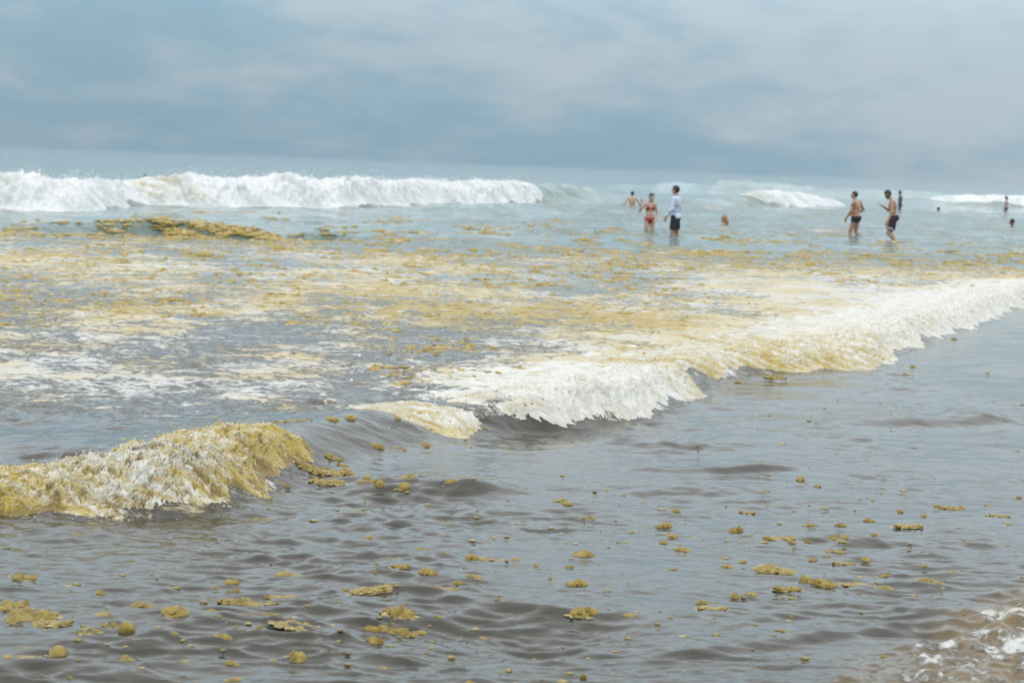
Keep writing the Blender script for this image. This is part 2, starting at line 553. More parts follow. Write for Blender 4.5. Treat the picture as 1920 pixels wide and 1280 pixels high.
def sea_h(x, y):
    x = np.atleast_1d(np.asarray(x, float)); y = np.atleast_1d(np.asarray(y, float))
    h = chop(x, y)
    for f in FRONTS:
        h = h + f.height(x, y)
    return h


def zat(x, y):
    return float(sea_h([x], [y])[0])


# ------------------------------------------------------------------ the sea mesh
def build_sea():
    d = [0.6]
    while d[-1] < 3000:
        c = d[-1]
        d.append(c + (0.12 if c < 5.2 else float(row_step(np.array(c)))))
    d = np.array(d)
    ctr = np.linspace(-0.285, 0.285, 490)
    m1 = np.linspace(0.285, 0.50, 56)[1:]
    m2 = np.geomspace(0.50, 2.2, 18)[1:]
    a = np.concatenate([-m2[::-1], -m1[::-1], ctr, m1, m2])
    D, A = np.meshgrid(d, a, indexing='ij')
    X = (A * (D + 0.8)); Y = D
    x, y = X.ravel(), Y.ravel()
    z = chop(x, y)
    for f in FRONTS:
        z = z + f.height(x, y)
    # --- where foam lies
    mN, tN, sN = NEAR.st(x, y)
    t = np.full(x.shape, 99.0); t[mN] = tN
    sx = np.zeros(x.shape); sx[mN] = sN
    lf = fbm(x * 0.35, y * 0.16, 3, 61)
    lf2 = fbm(x * 0.9, y * 0.42, 3, 67)
    behind = (t > 0.15)
    right = sstep(sx, -0.9, 0.6)
    near_foam = np.where(behind, (0.35 + 0.42 * right) * np.exp(-np.maximum(t - 0.5, 0) / (1.5 + 4.5 * right)) + 0.10, 0)
    wide = bump1(y + np.where(y > 28, 7 * lf + 4 * lf2, 0), 9.5, 11.5, 33, 60) * behind * (0.70 + 0.06 * bump1(y, 10, 13, 24, 32)) * (1 - .18 * (1 - sstep(y, 10.5, 14)))
    rightwhite = sstep(x / np.maximum(y, 1), 0.03, 0.20) * bump1(y, 16, 20, 27, 36) * behind * 0.24
    milk = bump1(y, 42, 52, 100, 140) * (0.40 + 0.16 * sstep(x, -6, 6))
    foam = np.maximum(np.maximum(near_foam, wide), milk) + rightwhite
    foam = foam + (0.30 * lf + 0.22 * lf2) * sstep(foam, 0.0, 0.2)
    for f, w in ((BREAK_A, .9), (BREAK_B, .7), (BREAK_C, .8)):
        m, tt, s = f.st(x, y)
        g = np.zeros(x.shape)
        Hs = np.interp(s, f.hx, f.hh)
        g[m] = np.exp(-np.abs(tt - 1.0) / 2.2) * w * sstep(Hs, .3, .5)
        if f is BREAK_A:
            g[m] *= 1 - sstep(s, .9, 1.8)
        foam = np.maximum(foam, g + 0.15 * lf2 * (g > .05))
    mA, tA, sA = BREAK_A.st(x, y)
    gf = np.zeros(x.shape); gf[mA] = bump1(tA, -1.2, -.3, 2.2, 3.5) * bump1(sA, 1.2, 2.0, 5.0, 8.0)
    foam = foam * (1 - .75 * gf)
    lead = bump1(t, -.30, -.02, .12, .4) * np.interp(sx, [-3.5, -3, -1.2, -1.0, .1, .4, 12], [0, .62, .62, 0, 0, .62, .62]) * (t < 90)
    foam = np.where(t < 0.1, 0.0, foam)
    foam = np.maximum(foam, np.where(lead > 0, lead + .35 * fbm(x * 3, y * 3, 3, 87) * sstep(lead, 0, .3), 0))
    foam = np.where(y > 200, foam * np.exp(-(y - 200) / 60), foam)
    scum = bump1(y, 17, 22, 38, 52) * 0.40 + bump1(y, 11.5, 16, 20, 28) * 0.26 + bump1(y, 38, 44, 54, 66) * 0.22
    scum = scum * (1 - 0.75 * sstep(x / np.maximum(y, 1), 0.08, 0.2) * (1 - sstep(y, 27, 33)))
    scum = (scum + 0.45 * lf * (scum > .02) + 0.30 * fbm(x * .5, y * .22, 3, 71) * (scum > .02)) * np.where(t < 0.6, 0, 1)
    # swash churning sand at the camera's right
    sw = sstep(x - (0.98 + 0.62 * (y - 6.49)) + 0.22 * fbm(x * 2.2, y * 2.2, 3, 79), 0.0, 0.36) * (1 - sstep(y, 8.6, 9.6)) * (y > 3)
    churn = np.clip(sw * (0.75 + 0.5 * lf2), 0, 1)
    foam = np.maximum(foam, sw * (0.70 + 0.6 * fbm(x * 9.0, y * 9.0, 4, 73, .65) + .5 * fbm(x * 2.2, y * 2.2, 2, 77)))
    z = z + sw * 0.045 * (billow(x * 4, y * 4, 4, 83) * 2 - 0.35)
    silt = 1 - sstep(y + 6 * lf, 16, 50)
    # foam is thick: it stands a little above the water
    st = row_step(np.maximum(y, 5))
    thick = np.clip(np.maximum(foam, scum), 0, 1)
    z = z + 0.030 * sstep(thick, .35, .9) * np.clip(billow(x * 3.2, y * 2.6, 3, 91) * 2.2 - .2, 0, 1) * np.clip(.35 / st, 0, 1) * np.where(y < 70, 1, 0)
    V = np.stack([x, y, z], 1)
    o = mesh_np('sea', V, grid_faces(len(d), len(a)), M_SEA,
                attrs={'foam': np.clip(foam, 0, 1), 'scum': np.clip(scum, 0, 1), 'silt': silt, 'churn': churn})
    tag(o, 'brown and grey-green sea with streaks of white and ochre foam', kind='structure')
    return o


build_sea()

# ------------------------------------------------------------------ froth of the breaking waves
_ico = {}
_OCT = (np.array([[1, 0, 0], [-1, 0, 0], [0, 1, 0], [0, -1, 0], [0, 0, 1], [0, 0, -1]], float),
        np.array([[0, 2, 4], [2, 1, 4], [1, 3, 4], [3, 0, 4], [2, 0, 5], [1, 2, 5], [3, 1, 5], [0, 3, 5]]))


def ico(n):
    if n not in _ico:
        bm = bmesh.new(); bmesh.ops.create_icosphere(bm, subdivisions=n, radius=1.0)
        V = np.array([v.co[:] for v in bm.verts]); F = np.array([[v.index for v in f.verts] for f in bm.faces]); bm.free()
        _ico[n] = (V, F)
    return _ico[n]


def blobs(C, Rr, n=1):
    """joined little balls: centres C, radii Rr (k,) or (k,3); n = 0 gives eight-sided ones"""
    V0, F0 = ico(n) if n else _OCT
    Rr = np.asarray(Rr); Rr = Rr[:, None] * np.ones(3) if Rr.ndim == 1 else Rr
    V = (V0[None] * Rr[:, None, :] + np.asarray(C)[:, None, :]).reshape(-1, 3)
    F = (F0[None] + (np.arange(len(C)) * len(V0))[:, None, None]).reshape(-1, 3)
    return V, F


def froth_sheet(name, front, x0, x1, strength, stain, step, vs, lump, thick, mat, parent, seed, fwd=0.6, wet_shade=0.35, rag=0.5, shift=0.2):
    """a churned blanket over the front of a wave. strength, stain: functions of toe x; vs: metres behind the toe; lump: size of the lumps"""
    P, S = chain(front.P, step)
    k = np.where((P[:, 0] >= x0) & (P[:, 0] <= x1))[0]
    P = P[k]; s = np.arange(len(k)) * step
    T = np.gradient(P, axis=0)
    w = max(3, int(0.5 / step)) | 1
    ker = np.hanning(w + 2)[1:-1]; ker /= ker.sum()
    T = np.stack([np.convolve(np.pad(T[:, i], w // 2, mode='edge'), ker, 'valid') for i in (0, 1)], 1)
    T /= np.linalg.norm(T, axis=1)[:, None]
    N = np.stack([-T[:, 1], T[:, 0]], 1)
    nv = len(vs)
    U = np.repeat(s[:, None], nv, 1); Vv = np.repeat(vs[None], len(s), 0)
    rise = front.rise
    wob = 0.5 * rise * fbm(U / (rise * 2.2), U * 0 + 1.7, 3, seed + 2) + 0.09 * rise * fbm(U / (rise * .35), Vv / (rise * .5) + 8.1, 3, seed + 4)
    tx = Vv + shift * rise * (1 - sstep(Vv, 0.8 * rise, 1.6 * rise)) + wob * (1 - sstep(Vv, 0.2 * rise, 1.6 * rise))
    bx = P[:, None, 0] + N[:, None, 0] * tx; by = P[:, None, 1] + N[:, None, 1] * tx
    bz = sea_h(bx.ravel(), by.ravel()).reshape(bx.shape)
    st = strength(P[:, 0])[:, None] * np.ones(nv)
    sn = stain(P[:, 0])[:, None] * np.ones(nv)
    prof = bump1(Vv, -0.46 * rise, 0.45 * rise, 1.2 * rise, vs[-1])
    warpu = U + lump * .8 * fbm(U / lump, Vv / lump, 2, seed + 9); warpv = Vv + lump * .8 * fbm(U / lump + 9, Vv / lump, 2, seed + 12)
    b1 = billow(warpu / lump, warpv / (lump * .9), 5, seed, 0.62)
    b2 = billow(warpu / (lump * .30) + .4 * warpv / lump, warpv / (lump * .44), 4, seed + 20, 0.62)
    big = fbm(U / (lump * 4), Vv / (lump * 5), 3, seed + 30)
    cover = prof * (st + rag * 0.5 * big) - (1 - st) * 0.4
    holes = fbm(warpu / (lump * 2.6), warpv / (lump * 2.0), 4, seed + 70, .6)
    bk = sstep(Vv, 0.75 * rise, min(vs[-1] * .8, 5 * rise))
    cover = cover - bk * (0.62 - 1.5 * holes) - .22 * (1 - bk) * sstep(holes, .05, .5) * (.4 + .6 * sstep(Vv, .2 * rise, .9 * rise))
    amt = thick * (cover * (0.45 + 1.9 * b1) + 0.65 * (b2 - .25) * np.clip(cover * 2, 0, 1) + 0.5 * (cover - .35))
    face = 1 - sstep(Vv, 0.3 * rise, 1.25 * rise)
    f1 = fwd * face * prof * np.clip(amt, 0, None) * (1 + 0.8 * fbm(U / (lump * .8), Vv / (lump * .8), 3, seed + 40))
    side = 0.35 * np.clip(amt, 0, None) * fbm(U / (lump * .7), Vv / (lump * .7), 3, seed + 44)
    x = bx - N[:, None, 0] * f1 + T[:, None, 0] * side
    y = by - N[:, None, 1] * f1 + T[:, None, 1] * side
    z = bz + amt
    stainf = np.clip(sn + 0.75 * fbm(U / (lump * 1.2) + 4 + .8 * Vv / lump, Vv / (lump * 3.2), 5, seed + 50, .62) + 0.35 * (0.30 - b1) + 0.20 * (1 - sstep(Vv, -.1 * rise, .35 * rise)) * sn, 0, 1)
    dense = fbm(U / (lump * 2.5), Vv / (lump * 3.2), 3, seed + 60)
    wet = np.clip(wet_shade * sstep(0.31 - b1 * .5 - b2 * .4 - .25 * (cover - .5) - .55 * dense, 0.0, 0.24), 0, 1)  # tints the hollows: glassy olive water near, with shade painted in
    V = np.stack([x, y, z], -1).reshape(-1, 3)
    o = mesh_np(name, V, grid_faces(len(s), nv), mat, parent, attrs={'stain': stainf.ravel(), 'wet': wet.ravel()})
    return o, dict(x=x, y=y, z=z, amt=amt, cover=cover, V=Vv, st=st, N=N, stain=stainf, dense=dense)


def spray(name, info, n, r0, r1, lift, rise, mat, parent, seed, spread=1.0):
    g = np.random.default_rng(seed)
    wgt = np.clip(info['amt'], 0, None) * (0.25 + bump1(info['V'], -0.3 * rise, 0.0, 0.15 * rise, 0.5 * rise) + 0.9 * bump1(info['V'], 0.5 * rise, .8 * rise, 1.1 * rise, 1.7 * rise))
    p = wgt.ravel() / wgt.sum()
    i = g.choice(p.size, n, p=p)
    c = np.stack([info['x'].ravel()[i], info['y'].ravel()[i], info['z'].ravel()[i]], 1)
    nn = np.repeat(info['N'][:, None, :], info['x'].shape[1], 1).reshape(-1, 2)[i]
    e = g.exponential(1.0, n)
    front = (info['V'].ravel()[i] < 0.4 * rise)
    c[:, :2] -= nn * (np.where(front, e * .9, g.normal(0, .5, n)) * lift * spread)[:, None]
    c[:, :2] += g.normal(0, .3 * lift, (n, 2))
    c[:, 2] += np.where(front, g.random(n) * .5, e) * lift
    rr = r0 + (r1 - r0) * g.random(n) ** 3
    V = (_OCT[0][None] * (rr[:, None] * g.uniform(.7, 1.5, (n, 3)))[:, None, :] + c[:, None, :]).reshape(-1, 3)
    F = (_OCT[1][None] + (np.arange(n) * 6)[:, None, None]).reshape(-1, 3)
    o = mesh_np(name, V, F, mat, parent, attrs={'stain': np.repeat(np.clip(info['stain'].ravel()[i] * .8, 0, 1), 6), 'wet': np.zeros(len(V))})
    o['kind'] = 'stuff'
    return o


def grains(name, info, n, r0, r1, rise, mat, parent, seed, white=0.0, ahead=.05):
    """the bubbly grain of the froth: little lumps lying on the sheet, thick where it is whitest"""
    g = np.random.default_rng(seed)
    wgt = np.clip(info['cover'], 0, 1) * np.clip(.30 + 1.9 * info['dense'], .02, 1) * (1 - .75 * sstep(info['V'], 1.1 * rise, 2.2 * rise))
    p = wgt.ravel() / wgt.sum()
    i = g.choice(p.size, n, p=p)
    c = np.stack([info['x'].ravel()[i], info['y'].ravel()[i], info['z'].ravel()[i]], 1)
    nn = np.repeat(info['N'][:, None, :], info['x'].shape[1], 1).reshape(-1, 2)[i]
    rr = r0 * (r1 / r0) ** (g.random(n) ** 1.8)
    lo = info['V'].ravel()[i] < .25 * rise
    push = np.where(lo, g.exponential(ahead, n), 0) * (g.random(n) < .5)
    c[:, :2] -= nn * (rr * .4 + push)[:, None]
    c[:, :2] += g.normal(0, .006, (n, 2))
    c[:, 2] += rr * g.uniform(-.3, .7, n)
    drop = push > .01
    c[drop, 2] = sea_h(c[drop, 0], c[drop, 1]) + g.exponential(.006, drop.sum())
    V, F = blobs(c, rr[:, None] * g.uniform(.6, 1.6, (n, 3)), 0)
    V = V + np.repeat(rr, 6)[:, None] * g.normal(0, .30, V.shape)
    sc = np.clip(info['stain'].ravel()[i] * .75 - white + g.normal(0, .28, n), 0, 1)
    o = mesh_np(name, V, F, mat, parent, attrs={'stain': np.repeat(sc, 6), 'wet': np.zeros(len(V))})
    o['kind'] = 'stuff'
    return o


def interp(xs, ys):
    return lambda x: np.interp(x, xs, ys)


# near wave, the yellow breaker at the left
wv = empty('breaking_wave', (*at(250, 955), 0.0))
tag(wv, 'low curling wave of yellow and white froth nearest the camera', 'wave', 'breaking waves')
bpy.context.view_layer.update()


def rebase(o, parent):
    o.parent = parent
    o.matrix_parent_inverse = parent.matrix_world.inverted()


vs_near = np.concatenate([np.linspace(-0.16, 0.55, 110), np.linspace(0.56, 1.0, 28)])
fo, inf = froth_sheet('froth', NEAR, -3.6, -0.72, interp([-3.6, -2.6, -1.16, -1.01, -.90, -.78, -.72], [.85, 1.0, 1.0, .75, .25, -.1, -.1]),
                      interp([-3.6, -2.3, -1.9, -1.6, -1.3, -1.15, -.9], [.55, .72, .55, .40, .60, .75, .85]), 0.0062, vs_near, 0.055, 0.043, M_FROTH, None, 100, 0.8, 0.9, 0.9, 0.18)
rebase(fo, wv)
sp = spray('spray_droplets', inf, 3000, 0.0014, 0.0045, 0.022, NEAR.rise, M_FROTH, None, 5)
rebase(sp, wv)
rebase(grains('froth_grain', inf, 22000, .0014, .0055, NEAR.rise, M_FROTH, None, 15, .12, .02), wv)

# near wave, the long white front running away to the right
wv2 = empty('breaking_wave', (*at(1250, 765), 0.0))
tag(wv2, 'long diagonal line of white tumbling surf crossing the middle of the water', 'wave', 'breaking waves')
bpy.context.view_layer.update()
vs_mid = np.concatenate([np.linspace(-0.20, 0.60, 72), np.linspace(0.62, 3.2, 46)])
fo, inf = froth_sheet('froth', NEAR, -0.50, 9.0, interp([-.5, -.35, -.15, 0, .12, .3, .55, .8, 1.3, 1.42, 1.52, 1.65, 1.9, 2.4, 3.0, 9], [-.1, .55, .62, .45, .50, .75, .95, 1, 1, .85, .6, .6, .8, .95, 1, 1]),
                      interp([-.5, -.2, 0, .3, 1.2, 1.4, 1.55, 1.8, 2.2, 2.8, 3.4, 4.2, 6, 9], [.60, .50, .40, .14, .12, .50, .85, .45, .55, .55, .40, .24, .10, .08]), 0.013, vs_mid, 0.080, 0.038, M_FROTH, None, 160, 0.6, 0.25, 0.9, 0.12)
rebase(fo, wv2)
sp = spray('spray_droplets', inf, 5000, 0.0018, 0.006, 0.028, NEAR.rise, M_FROTH, None, 6)
rebase(sp, wv2)
rebase(grains('froth_grain', inf, 15000, .0018, .0070, NEAR.rise, M_FROTH, None, 16, .2, .025), wv2)

# the outer breakers
def breaker(front, label, x0, x1, st, sn, step, vs, lump, thick, seed, drops, lift, r=(0.006, 0.022)):
    w = empty('breaking_wave', (float(front.P[len(front.P) // 2][0]), float(front.P[len(front.P) // 2][1]), 0.0))
    tag(w, label, 'wave', 'breaking waves')
    bpy.context.view_layer.update()
    f, i = froth_sheet('froth', front, x0, x1, st, sn, step, vs, lump, thick, M_FARFROTH, None, seed, 0.6, 0.55, 0.5, 0.0)  # hollows of the outer froth shaded by colour
    rebase(f, w)
    s = spray('spray_droplets', i, drops, r[0], r[1], lift, front.rise, M_FARFROTH, None, seed + 1)
    rebase(s, w)


breaker(BREAK_A, 'long white breaker rolling in behind the foam field, green curl at its end', -26, 5.0,
        interp([-26, -13, -11.8, -11, -.6, .6, 1.3, 1.9, 3.6, 5], [1, 1, .75, 1, 1, .85, .6, .1, -.1, -.1]), interp([-26, -12.2, -11.6, -10.4, -9, -6, 5], [.0, .05, .26, .22, .02, -.1, -.1]),
        0.05, np.concatenate([np.linspace(-0.5, 2.6, 60), np.linspace(2.7, 5.5, 20)]), 0.55, 0.22, 300, 14000, 0.09)
breaker(BREAK_B, 'short white breaker behind the two men, its crest just spilling', 12.0, 22.0,
        interp([12, 13.6, 15, 19, 21, 22], [-.1, .3, .8, .72, .3, -.1]), interp([12, 14, 15.5, 22], [.45, .35, .0, -.1]),
        0.07, np.linspace(-0.5, 4.5, 56), 0.50, 0.15, 340, 3000, 0.12)
breaker(BREAK_C, 'white breaker behind the woman in the purple top', 31, 60,
        interp([31, 33, 36, 60], [-.1, .8, 1, 1]), interp([31, 60], [.05, -.05]),
        0.09, np.linspace(-0.5, 4.5, 50), 0.50, 0.15, 380, 3000, 0.12)

# ------------------------------------------------------------------ floating ochre foam
def dome(cx, cy, rx, ry, rz, n, seed, rough=0.12, flat=False):
    V0, F0 = ico(n)
    k = 1 + rough * (perlin(V0[:, 0] * 2.3 + seed, V0[:, 1] * 2.3 + V0[:, 2] * 1.7, seed % 50) + 0.5 * perlin(V0[:, 0] * 5 + seed, V0[:, 1] * 5 + V0[:, 2] * 4, seed % 50 + 7))
    V = V0 * k[:, None] * np.array([rx, ry, rz])
    if flat:
        V[:, 2] = np.where(V0[:, 2] > 0, rz * k * V0[:, 2] ** 2, V[:, 2])
    V[:, 2] = np.where(V[:, 2] < 0, V[:, 2] * 0.5, V[:, 2])
    V += np.array([cx, cy, 0])
    rim = np.clip(1 - V0[:, 2] * 2.2, 0, 1)
    return V, F0, rim


def clump_mesh(name, kind, seed):
    """unit-wide floating clump: 1 wide (x), about 0.6 deep (y); height is set per kind"""
    g = np.random.default_rng(seed)
    L = []
    if kind == 'dome':
        L.append(dome(0.05, 0, .36, .34, .44, 3, seed, .03))
        for k in range(26):
            a = g.random() * 6.28; r = g.uniform(.32, .50)
            L.append(dome(r * math.cos(a) * 1.05, r * math.sin(a) * .8, *(np.array([1.3, 1.1, .6]) * g.uniform(.04, .10)), 1, seed + k, .1))
    elif kind == 'mound':
        for k in range(5):
            L.append(dome(g.normal(0, .12), g.normal(0, .06), g.uniform(.24, .40), g.uniform(.18, .30), g.uniform(.18, .36), 2, seed + k, .16, True))
        for k in range(130):
            a = g.random() * 6.28; r = g.random() ** .6 * .5
            q = g.uniform(.022, .066)
            v = dome(r * math.cos(a), r * math.sin(a) * .62, q * 1.3, q * 1.1, q, 1, seed + k, .15)
            v[0][:, 2] += max(0, .20 * (1 - (r / .40) ** 2)) * g.uniform(.6, 1.15); L.append(v)
    elif kind == 'chain':
        n = g.integers(4, 7)
        for k in range(n):
            c = -.40 + .8 * (k + .5) / n
            q = g.uniform(.09, .17)
            L.append(dome(c + g.normal(0, .03), g.normal(0, .06), q * 1.5, q * 1.3, q * g.uniform(.7, 1.3), 2, seed + k, .16, True))
        for k in range(60):
            c = g.uniform(-.48, .48); q = g.uniform(.025, .06)
            v = dome(c, g.normal(0, .09), q * 1.4, q * 1.1, q * .9, 1, seed + k, .15)
            v[0][:, 2] += g.uniform(0, .07); L.append(v)
    elif kind == 'raft':
        for k in range(9):
            L.append(dome(g.uniform(-.34, .34), g.uniform(-.2, .2), g.uniform(.12, .24), g.uniform(.10, .19), g.uniform(.06, .17), 2, seed + k, .18, True))
        for k in range(80):
            a = g.random() * 6.28; r = g.random() ** .5 * .5
            q = g.uniform(.02, .055)
            v = dome(r * math.cos(a), r * math.sin(a) * .7, q * 1.4, q * 1.2, q * .9, 1, seed + k, .15)
            v[0][:, 2] += g.uniform(0, .05); L.append(v)
    V, F, Q, o = [], [], [], 0
    for v, f, r in L:
        V.append(v); F.append(f + o); Q.append(r); o += len(v)
    V = np.concatenate(V); F = np.concatenate(F); Q = np.concatenate(Q)
    sk = []
    for k in range(120):
        a = g.random() * 6.28; r = .34 + .26 * g.random() ** 1.6; q = g.uniform(.012, .045)
        v, f, rm = dome(r * math.cos(a) * (1 if kind != 'chain' else .95), r * math.sin(a) * (.62 if kind != 'chain' else .30), q * 1.7, q * 1.3, q * .5, 1, seed + k, .2)
        v[:, 2] += .032; sk.append((v, f + len(V) + 12 * k, np.full(12, .85)))
    V = np.concatenate([V] + [q[0] for q in sk]); F = np.concatenate([F] + [q[1] for q in sk]); Q = np.concatenate([Q] + [q[2] for q in sk])
    V[:, 0] /= np.ptp(V[:, 0]); V[:, 2] /= V[:, 2].max()
    ob = mesh_np(name, V, F, M_CLUMP, attrs={'rim': Q})
    me = ob.data
    bpy.data.objects.remove(ob)
    return me


TPL = {k: [clump_mesh('foam_' + k, k, 900 + 40 * i + j * 7) for i in range(5)] for j, k in enumerate(('dome', 'mound', 'chain', 'raft'))}
# photograph x, y of the foot of each clump, its width and height in photograph pixels, shape
CL = '''173 982 18 6 m|172 993 15 5 m|143 999 22 5 c|488 974 33 7 r|43 1085 50 18 r|186 1113 26 12 m|25 1140 60 24 r|45 1162 92 28 r|93 1176 65 15 c|92 1152 45 14 c|265 1142 63 22 m|325 1153 68 24 m
395 1149 37 12 m|177 1154 48 11 c|163 1183 45 12 r|202 1174 30 10 r|237 1184 42 26 d|110 1228 46 26 d|27 1236 70 12 r|239 1239 33 12 m|190 1236 15 6 m|433 1096 45 19 m|440 1108 22 10 m|403 1103 20 9 m
537 1080 50 14 m|440 1132 55 20 c|480 1134 72 13 c|527 1122 60 11 c|453 1156 27 8 m|490 1152 17 8 m|513 1154 30 9 c|417 1176 40 12 m|485 1178 16 14 d|325 1184 20 8 m|550 1172 75 9 r|555 1238 42 25 m
433 1247 30 14 m|438 1276 38 14 m|511 1239 18 7 m|617 1218 13 7 m|130 1276 15 7 m|332 1080 12 6 m|402 1031 13 5 m|628 1062 20 7 c|690 897 22 12 d|714 910 26 18 d|693 909 40 9 c|655 890 28 11 m|648 880 26 10 m
756 905 32 15 d|766 917 40 15 m|845 927 32 11 m|1050 940 33 11 m|1063 945 25 9 m|1105 977 28 9 r|1268 960 27 11 m|1246 988 38 14 m|1262 1007 31 11 m|1243 1018 20 10 m|1276 1032 29 15 m|700 1008 37 9 c|672 960 33 8 r
836 975 22 7 r|790 1032 27 12 m|832 1036 20 8 m|885 1048 35 16 m|928 1051 48 8 c|970 1049 22 8 m|1005 1060 20 10 m|1095 1041 56 18 m|1067 1064 22 9 m|1083 1097 45 17 m|750 1064 33 13 c|802 1076 43 19 m|890 1087 43 15 m
865 1094 28 11 m|835 1107 40 12 c|700 1115 75 20 c|650 1129 25 6 c|647 1106 20 8 m|932 1124 16 9 m|983 1125 12 7 m|937 1117 12 6 m|1035 1086 20 7 r|1093 1158 62 18 m|1185 1157 27 8 m|1258 1158 14 6 m|695 1168 36 15 m
745 1171 62 28 r|745 1192 62 16 c|787 1189 30 11 m|697 1204 36 20 m|817 1179 20 9 m|1095 1271 17 16 d|882 1280 22 9 m|705 1058 12 5 m|705 1068 12 5 m|741 1046 22 6 c|737 1029 15 5 m|1107 911 8 4 m|1138 920 12 5 m|1107 940 14 5 m
1168 1019 20 5 c|1500 901 22 14 d|1532 912 14 8 m|1430 925 9 5 m|1628 933 10 4 m|1637 939 14 6 m|1613 936 11 4 m|1603 957 12 7 m|1690 960 17 10 m|1732 966 18 8 m|1757 949 18 8 m|1786 955 42 10 c|1875 969 37 8 c|1853 948 17 7 r|1912 933 14 7 m
1403 962 28 8 c|1380 997 32 19 m|1291 1006 17 6 m|1523 986 27 10 m|1578 986 28 11 m|1630 977 24 11 m|1577 1010 37 13 r|1641 1003 22 8 m|1704 991 49 13 c|1463 1011 48 12 c|1484 1017 20 8 m|1516 1017 19 9 m|1393 1015 20 6 m|1285 1033 25 14 m
1568 1036 33 9 c|1527 1050 20 9 m|1623 1053 27 12 m|1583 1059 36 11 c|1393 1055 22 10 m|1364 1064 30 10 m|1452 1073 82 22 m|1513 1090 32 20 d|1480 1108 48 16 c|1547 1099 62 18 m|1627 1083 40 8 c|1660 1080 30 12 m|1627 1105 78 14 c|1743 1096 56 17 m
1735 1067 18 8 m|1782 1073 17 6 m|1875 1053 17 5 m|1377 1121 27 15 m|1409 1116 37 13 m|1320 1132 33 14 m|1335 1143 50 10 c|1298 1152 18 7 m|1485 1152 13 5 m|1657 1230 17 6 m|1773 1190 14 5 m|1412 1252 16 5 m
622 795 35 13 m|658 787 25 13 d|626 818 32 16 c|645 822 25 9 m|622 847 46 15 c|746 788 17 10 d|707 803 30 13 m|746 811 26 8 c|800 825 30 11 m|872 825 14 6 m|909 813 10 5 m|949 840 11 5 m|885 839 8 4 m|533 812 22 7 m|547 792 60 8 c
582 832 52 18 c|610 852 50 18 c|612 912 55 15 c|526 914 30 9 c|1790 636 14 6 m|1712 688 17 7 m|1852 700 10 5 m|1704 705 18 5 c|1454 710 36 12 c|1385 705 16 8 m|1450 908 7 3 m|1462 984 9 4 m|1410 1005 8 4 m|1545 1076 10 4 m|1320 1012 8 4 m|1342 1024 9 4 m'''
KN = {'d': 'dome', 'm': 'mound', 'c': 'chain', 'r': 'raft'}
NOUN = {'d': 'dome-shaped bubble', 'm': 'mound', 'c': 'strip', 'r': 'raft'}
SPECIAL = {
    (1452, 1073): 'widest humped mound of ochre foam with a low tail, afloat before the swash',
    (237, 1184): 'round shiny bubble of pale ochre foam beside a ragged foam strip',
    (110, 1228): 'round dome of ochre foam with small side wings, near the bottom corner',
    (1095, 1041): 'broad peaked mound of ochre foam alone in the middle of the brown water',
    (1083, 1097): 'ochre foam mound with its yellow reflection on a dark ripple below it',
    (1743, 1096): 'large ochre foam mound drifting alone closest to the swash',
    (1500, 901): 'small bubble of ochre foam with a reflection, above a trio of foam beads',
    (45, 1162): 'largest ragged raft of lumpy ochre foam at the edge of the picture',
    (745, 1171): 'ragged raft of dark ochre foam tucked under a dark ripple crest',
    (700, 1115): 'long knobbly strip of ochre foam left of the smaller beads',
    (1547, 1099): 'ochre foam mound joined to a round bubble at the end of a foam row',
    (1513, 1090): 'round ochre foam bubble topping a row of joined foam lumps',
    (1380, 997): 'tall narrow ochre foam mound with a pale frothy cap and reflection',
    (1627, 1105): 'long flat strip of ochre foam below a shorter parallel strip',
    (1093, 1158): 'ochre foam mound among white specks of spent foam',
    (582, 832): 'long smooth strip of ochre foam just off the tip of the yellow wave',
    (714, 910): 'round ochre bubble in the middle of a bubbly cluster past the wave tip',
    (756, 905): 'ochre foam bubble with a second smaller lump in front of it',
}
grp = 'ochre foam clumps floating on the near water'
_cg = np.random.default_rng(3)
CLUMPS = []
for row in CL.replace('\n', '|').split('|'):
    a, b, w, h, k = row.split()
    a, b, w, h = int(a), int(b), float(w), float(h)
    q = at(a, b)
    for _ in range(3):
        z = zat(q[0], q[1]); q = at(a, b, z)
    d = q[1]; m = 1.42 * w * d / FPX
    o = bpy.data.objects.new('foam_clump', TPL[KN[k]][int(_cg.integers(5))])
    COL.objects.link(o)
    dep = m * _cg.uniform(.75, 1.1) if k != 'c' else m * _cg.uniform(.9, 1.2)
    if k == 'r':
        dep = m * 1.1
    hh = h * 0.74 * d / FPX * 1.05
    q = q + np.array([0, dep * .18])
    o.location = (q[0], q[1], zat(q[0], q[1]) - 0.003 - .14 * hh)
    o.scale = (m * (1 if _cg.random() < .5 else -1), dep, hh)
    e = max(m, dep) * .45
    zx = sea_h([q[0] - e, q[0] + e, q[0], q[0]], [q[1], q[1], q[1] - e, q[1] + e])      # lie along the slope of the water
    nrm = Vector((-(zx[1] - zx[0]) / (2 * e), -(zx[3] - zx[2]) / (2 * e), 1.0)).normalized()
    o.location.z = min(o.location.z, float(zx.mean()) - .003 - .11 * hh)
    o.rotation_euler = (Vector((0, 0, 1)).rotation_difference(nrm).to_matrix() @ Matrix.Rotation(_cg.uniform(-.3, .3), 3, 'Z')).to_euler()
    size = 'tiny' if w < 16 else 'small' if w < 26 else 'medium' if w < 42 else 'large'
    tag(o, None, 'foam', grp)
    CLUMPS.append((o, a, b, f'{size} ochre foam {NOUN[k]}', SPECIAL.get((a, b))))

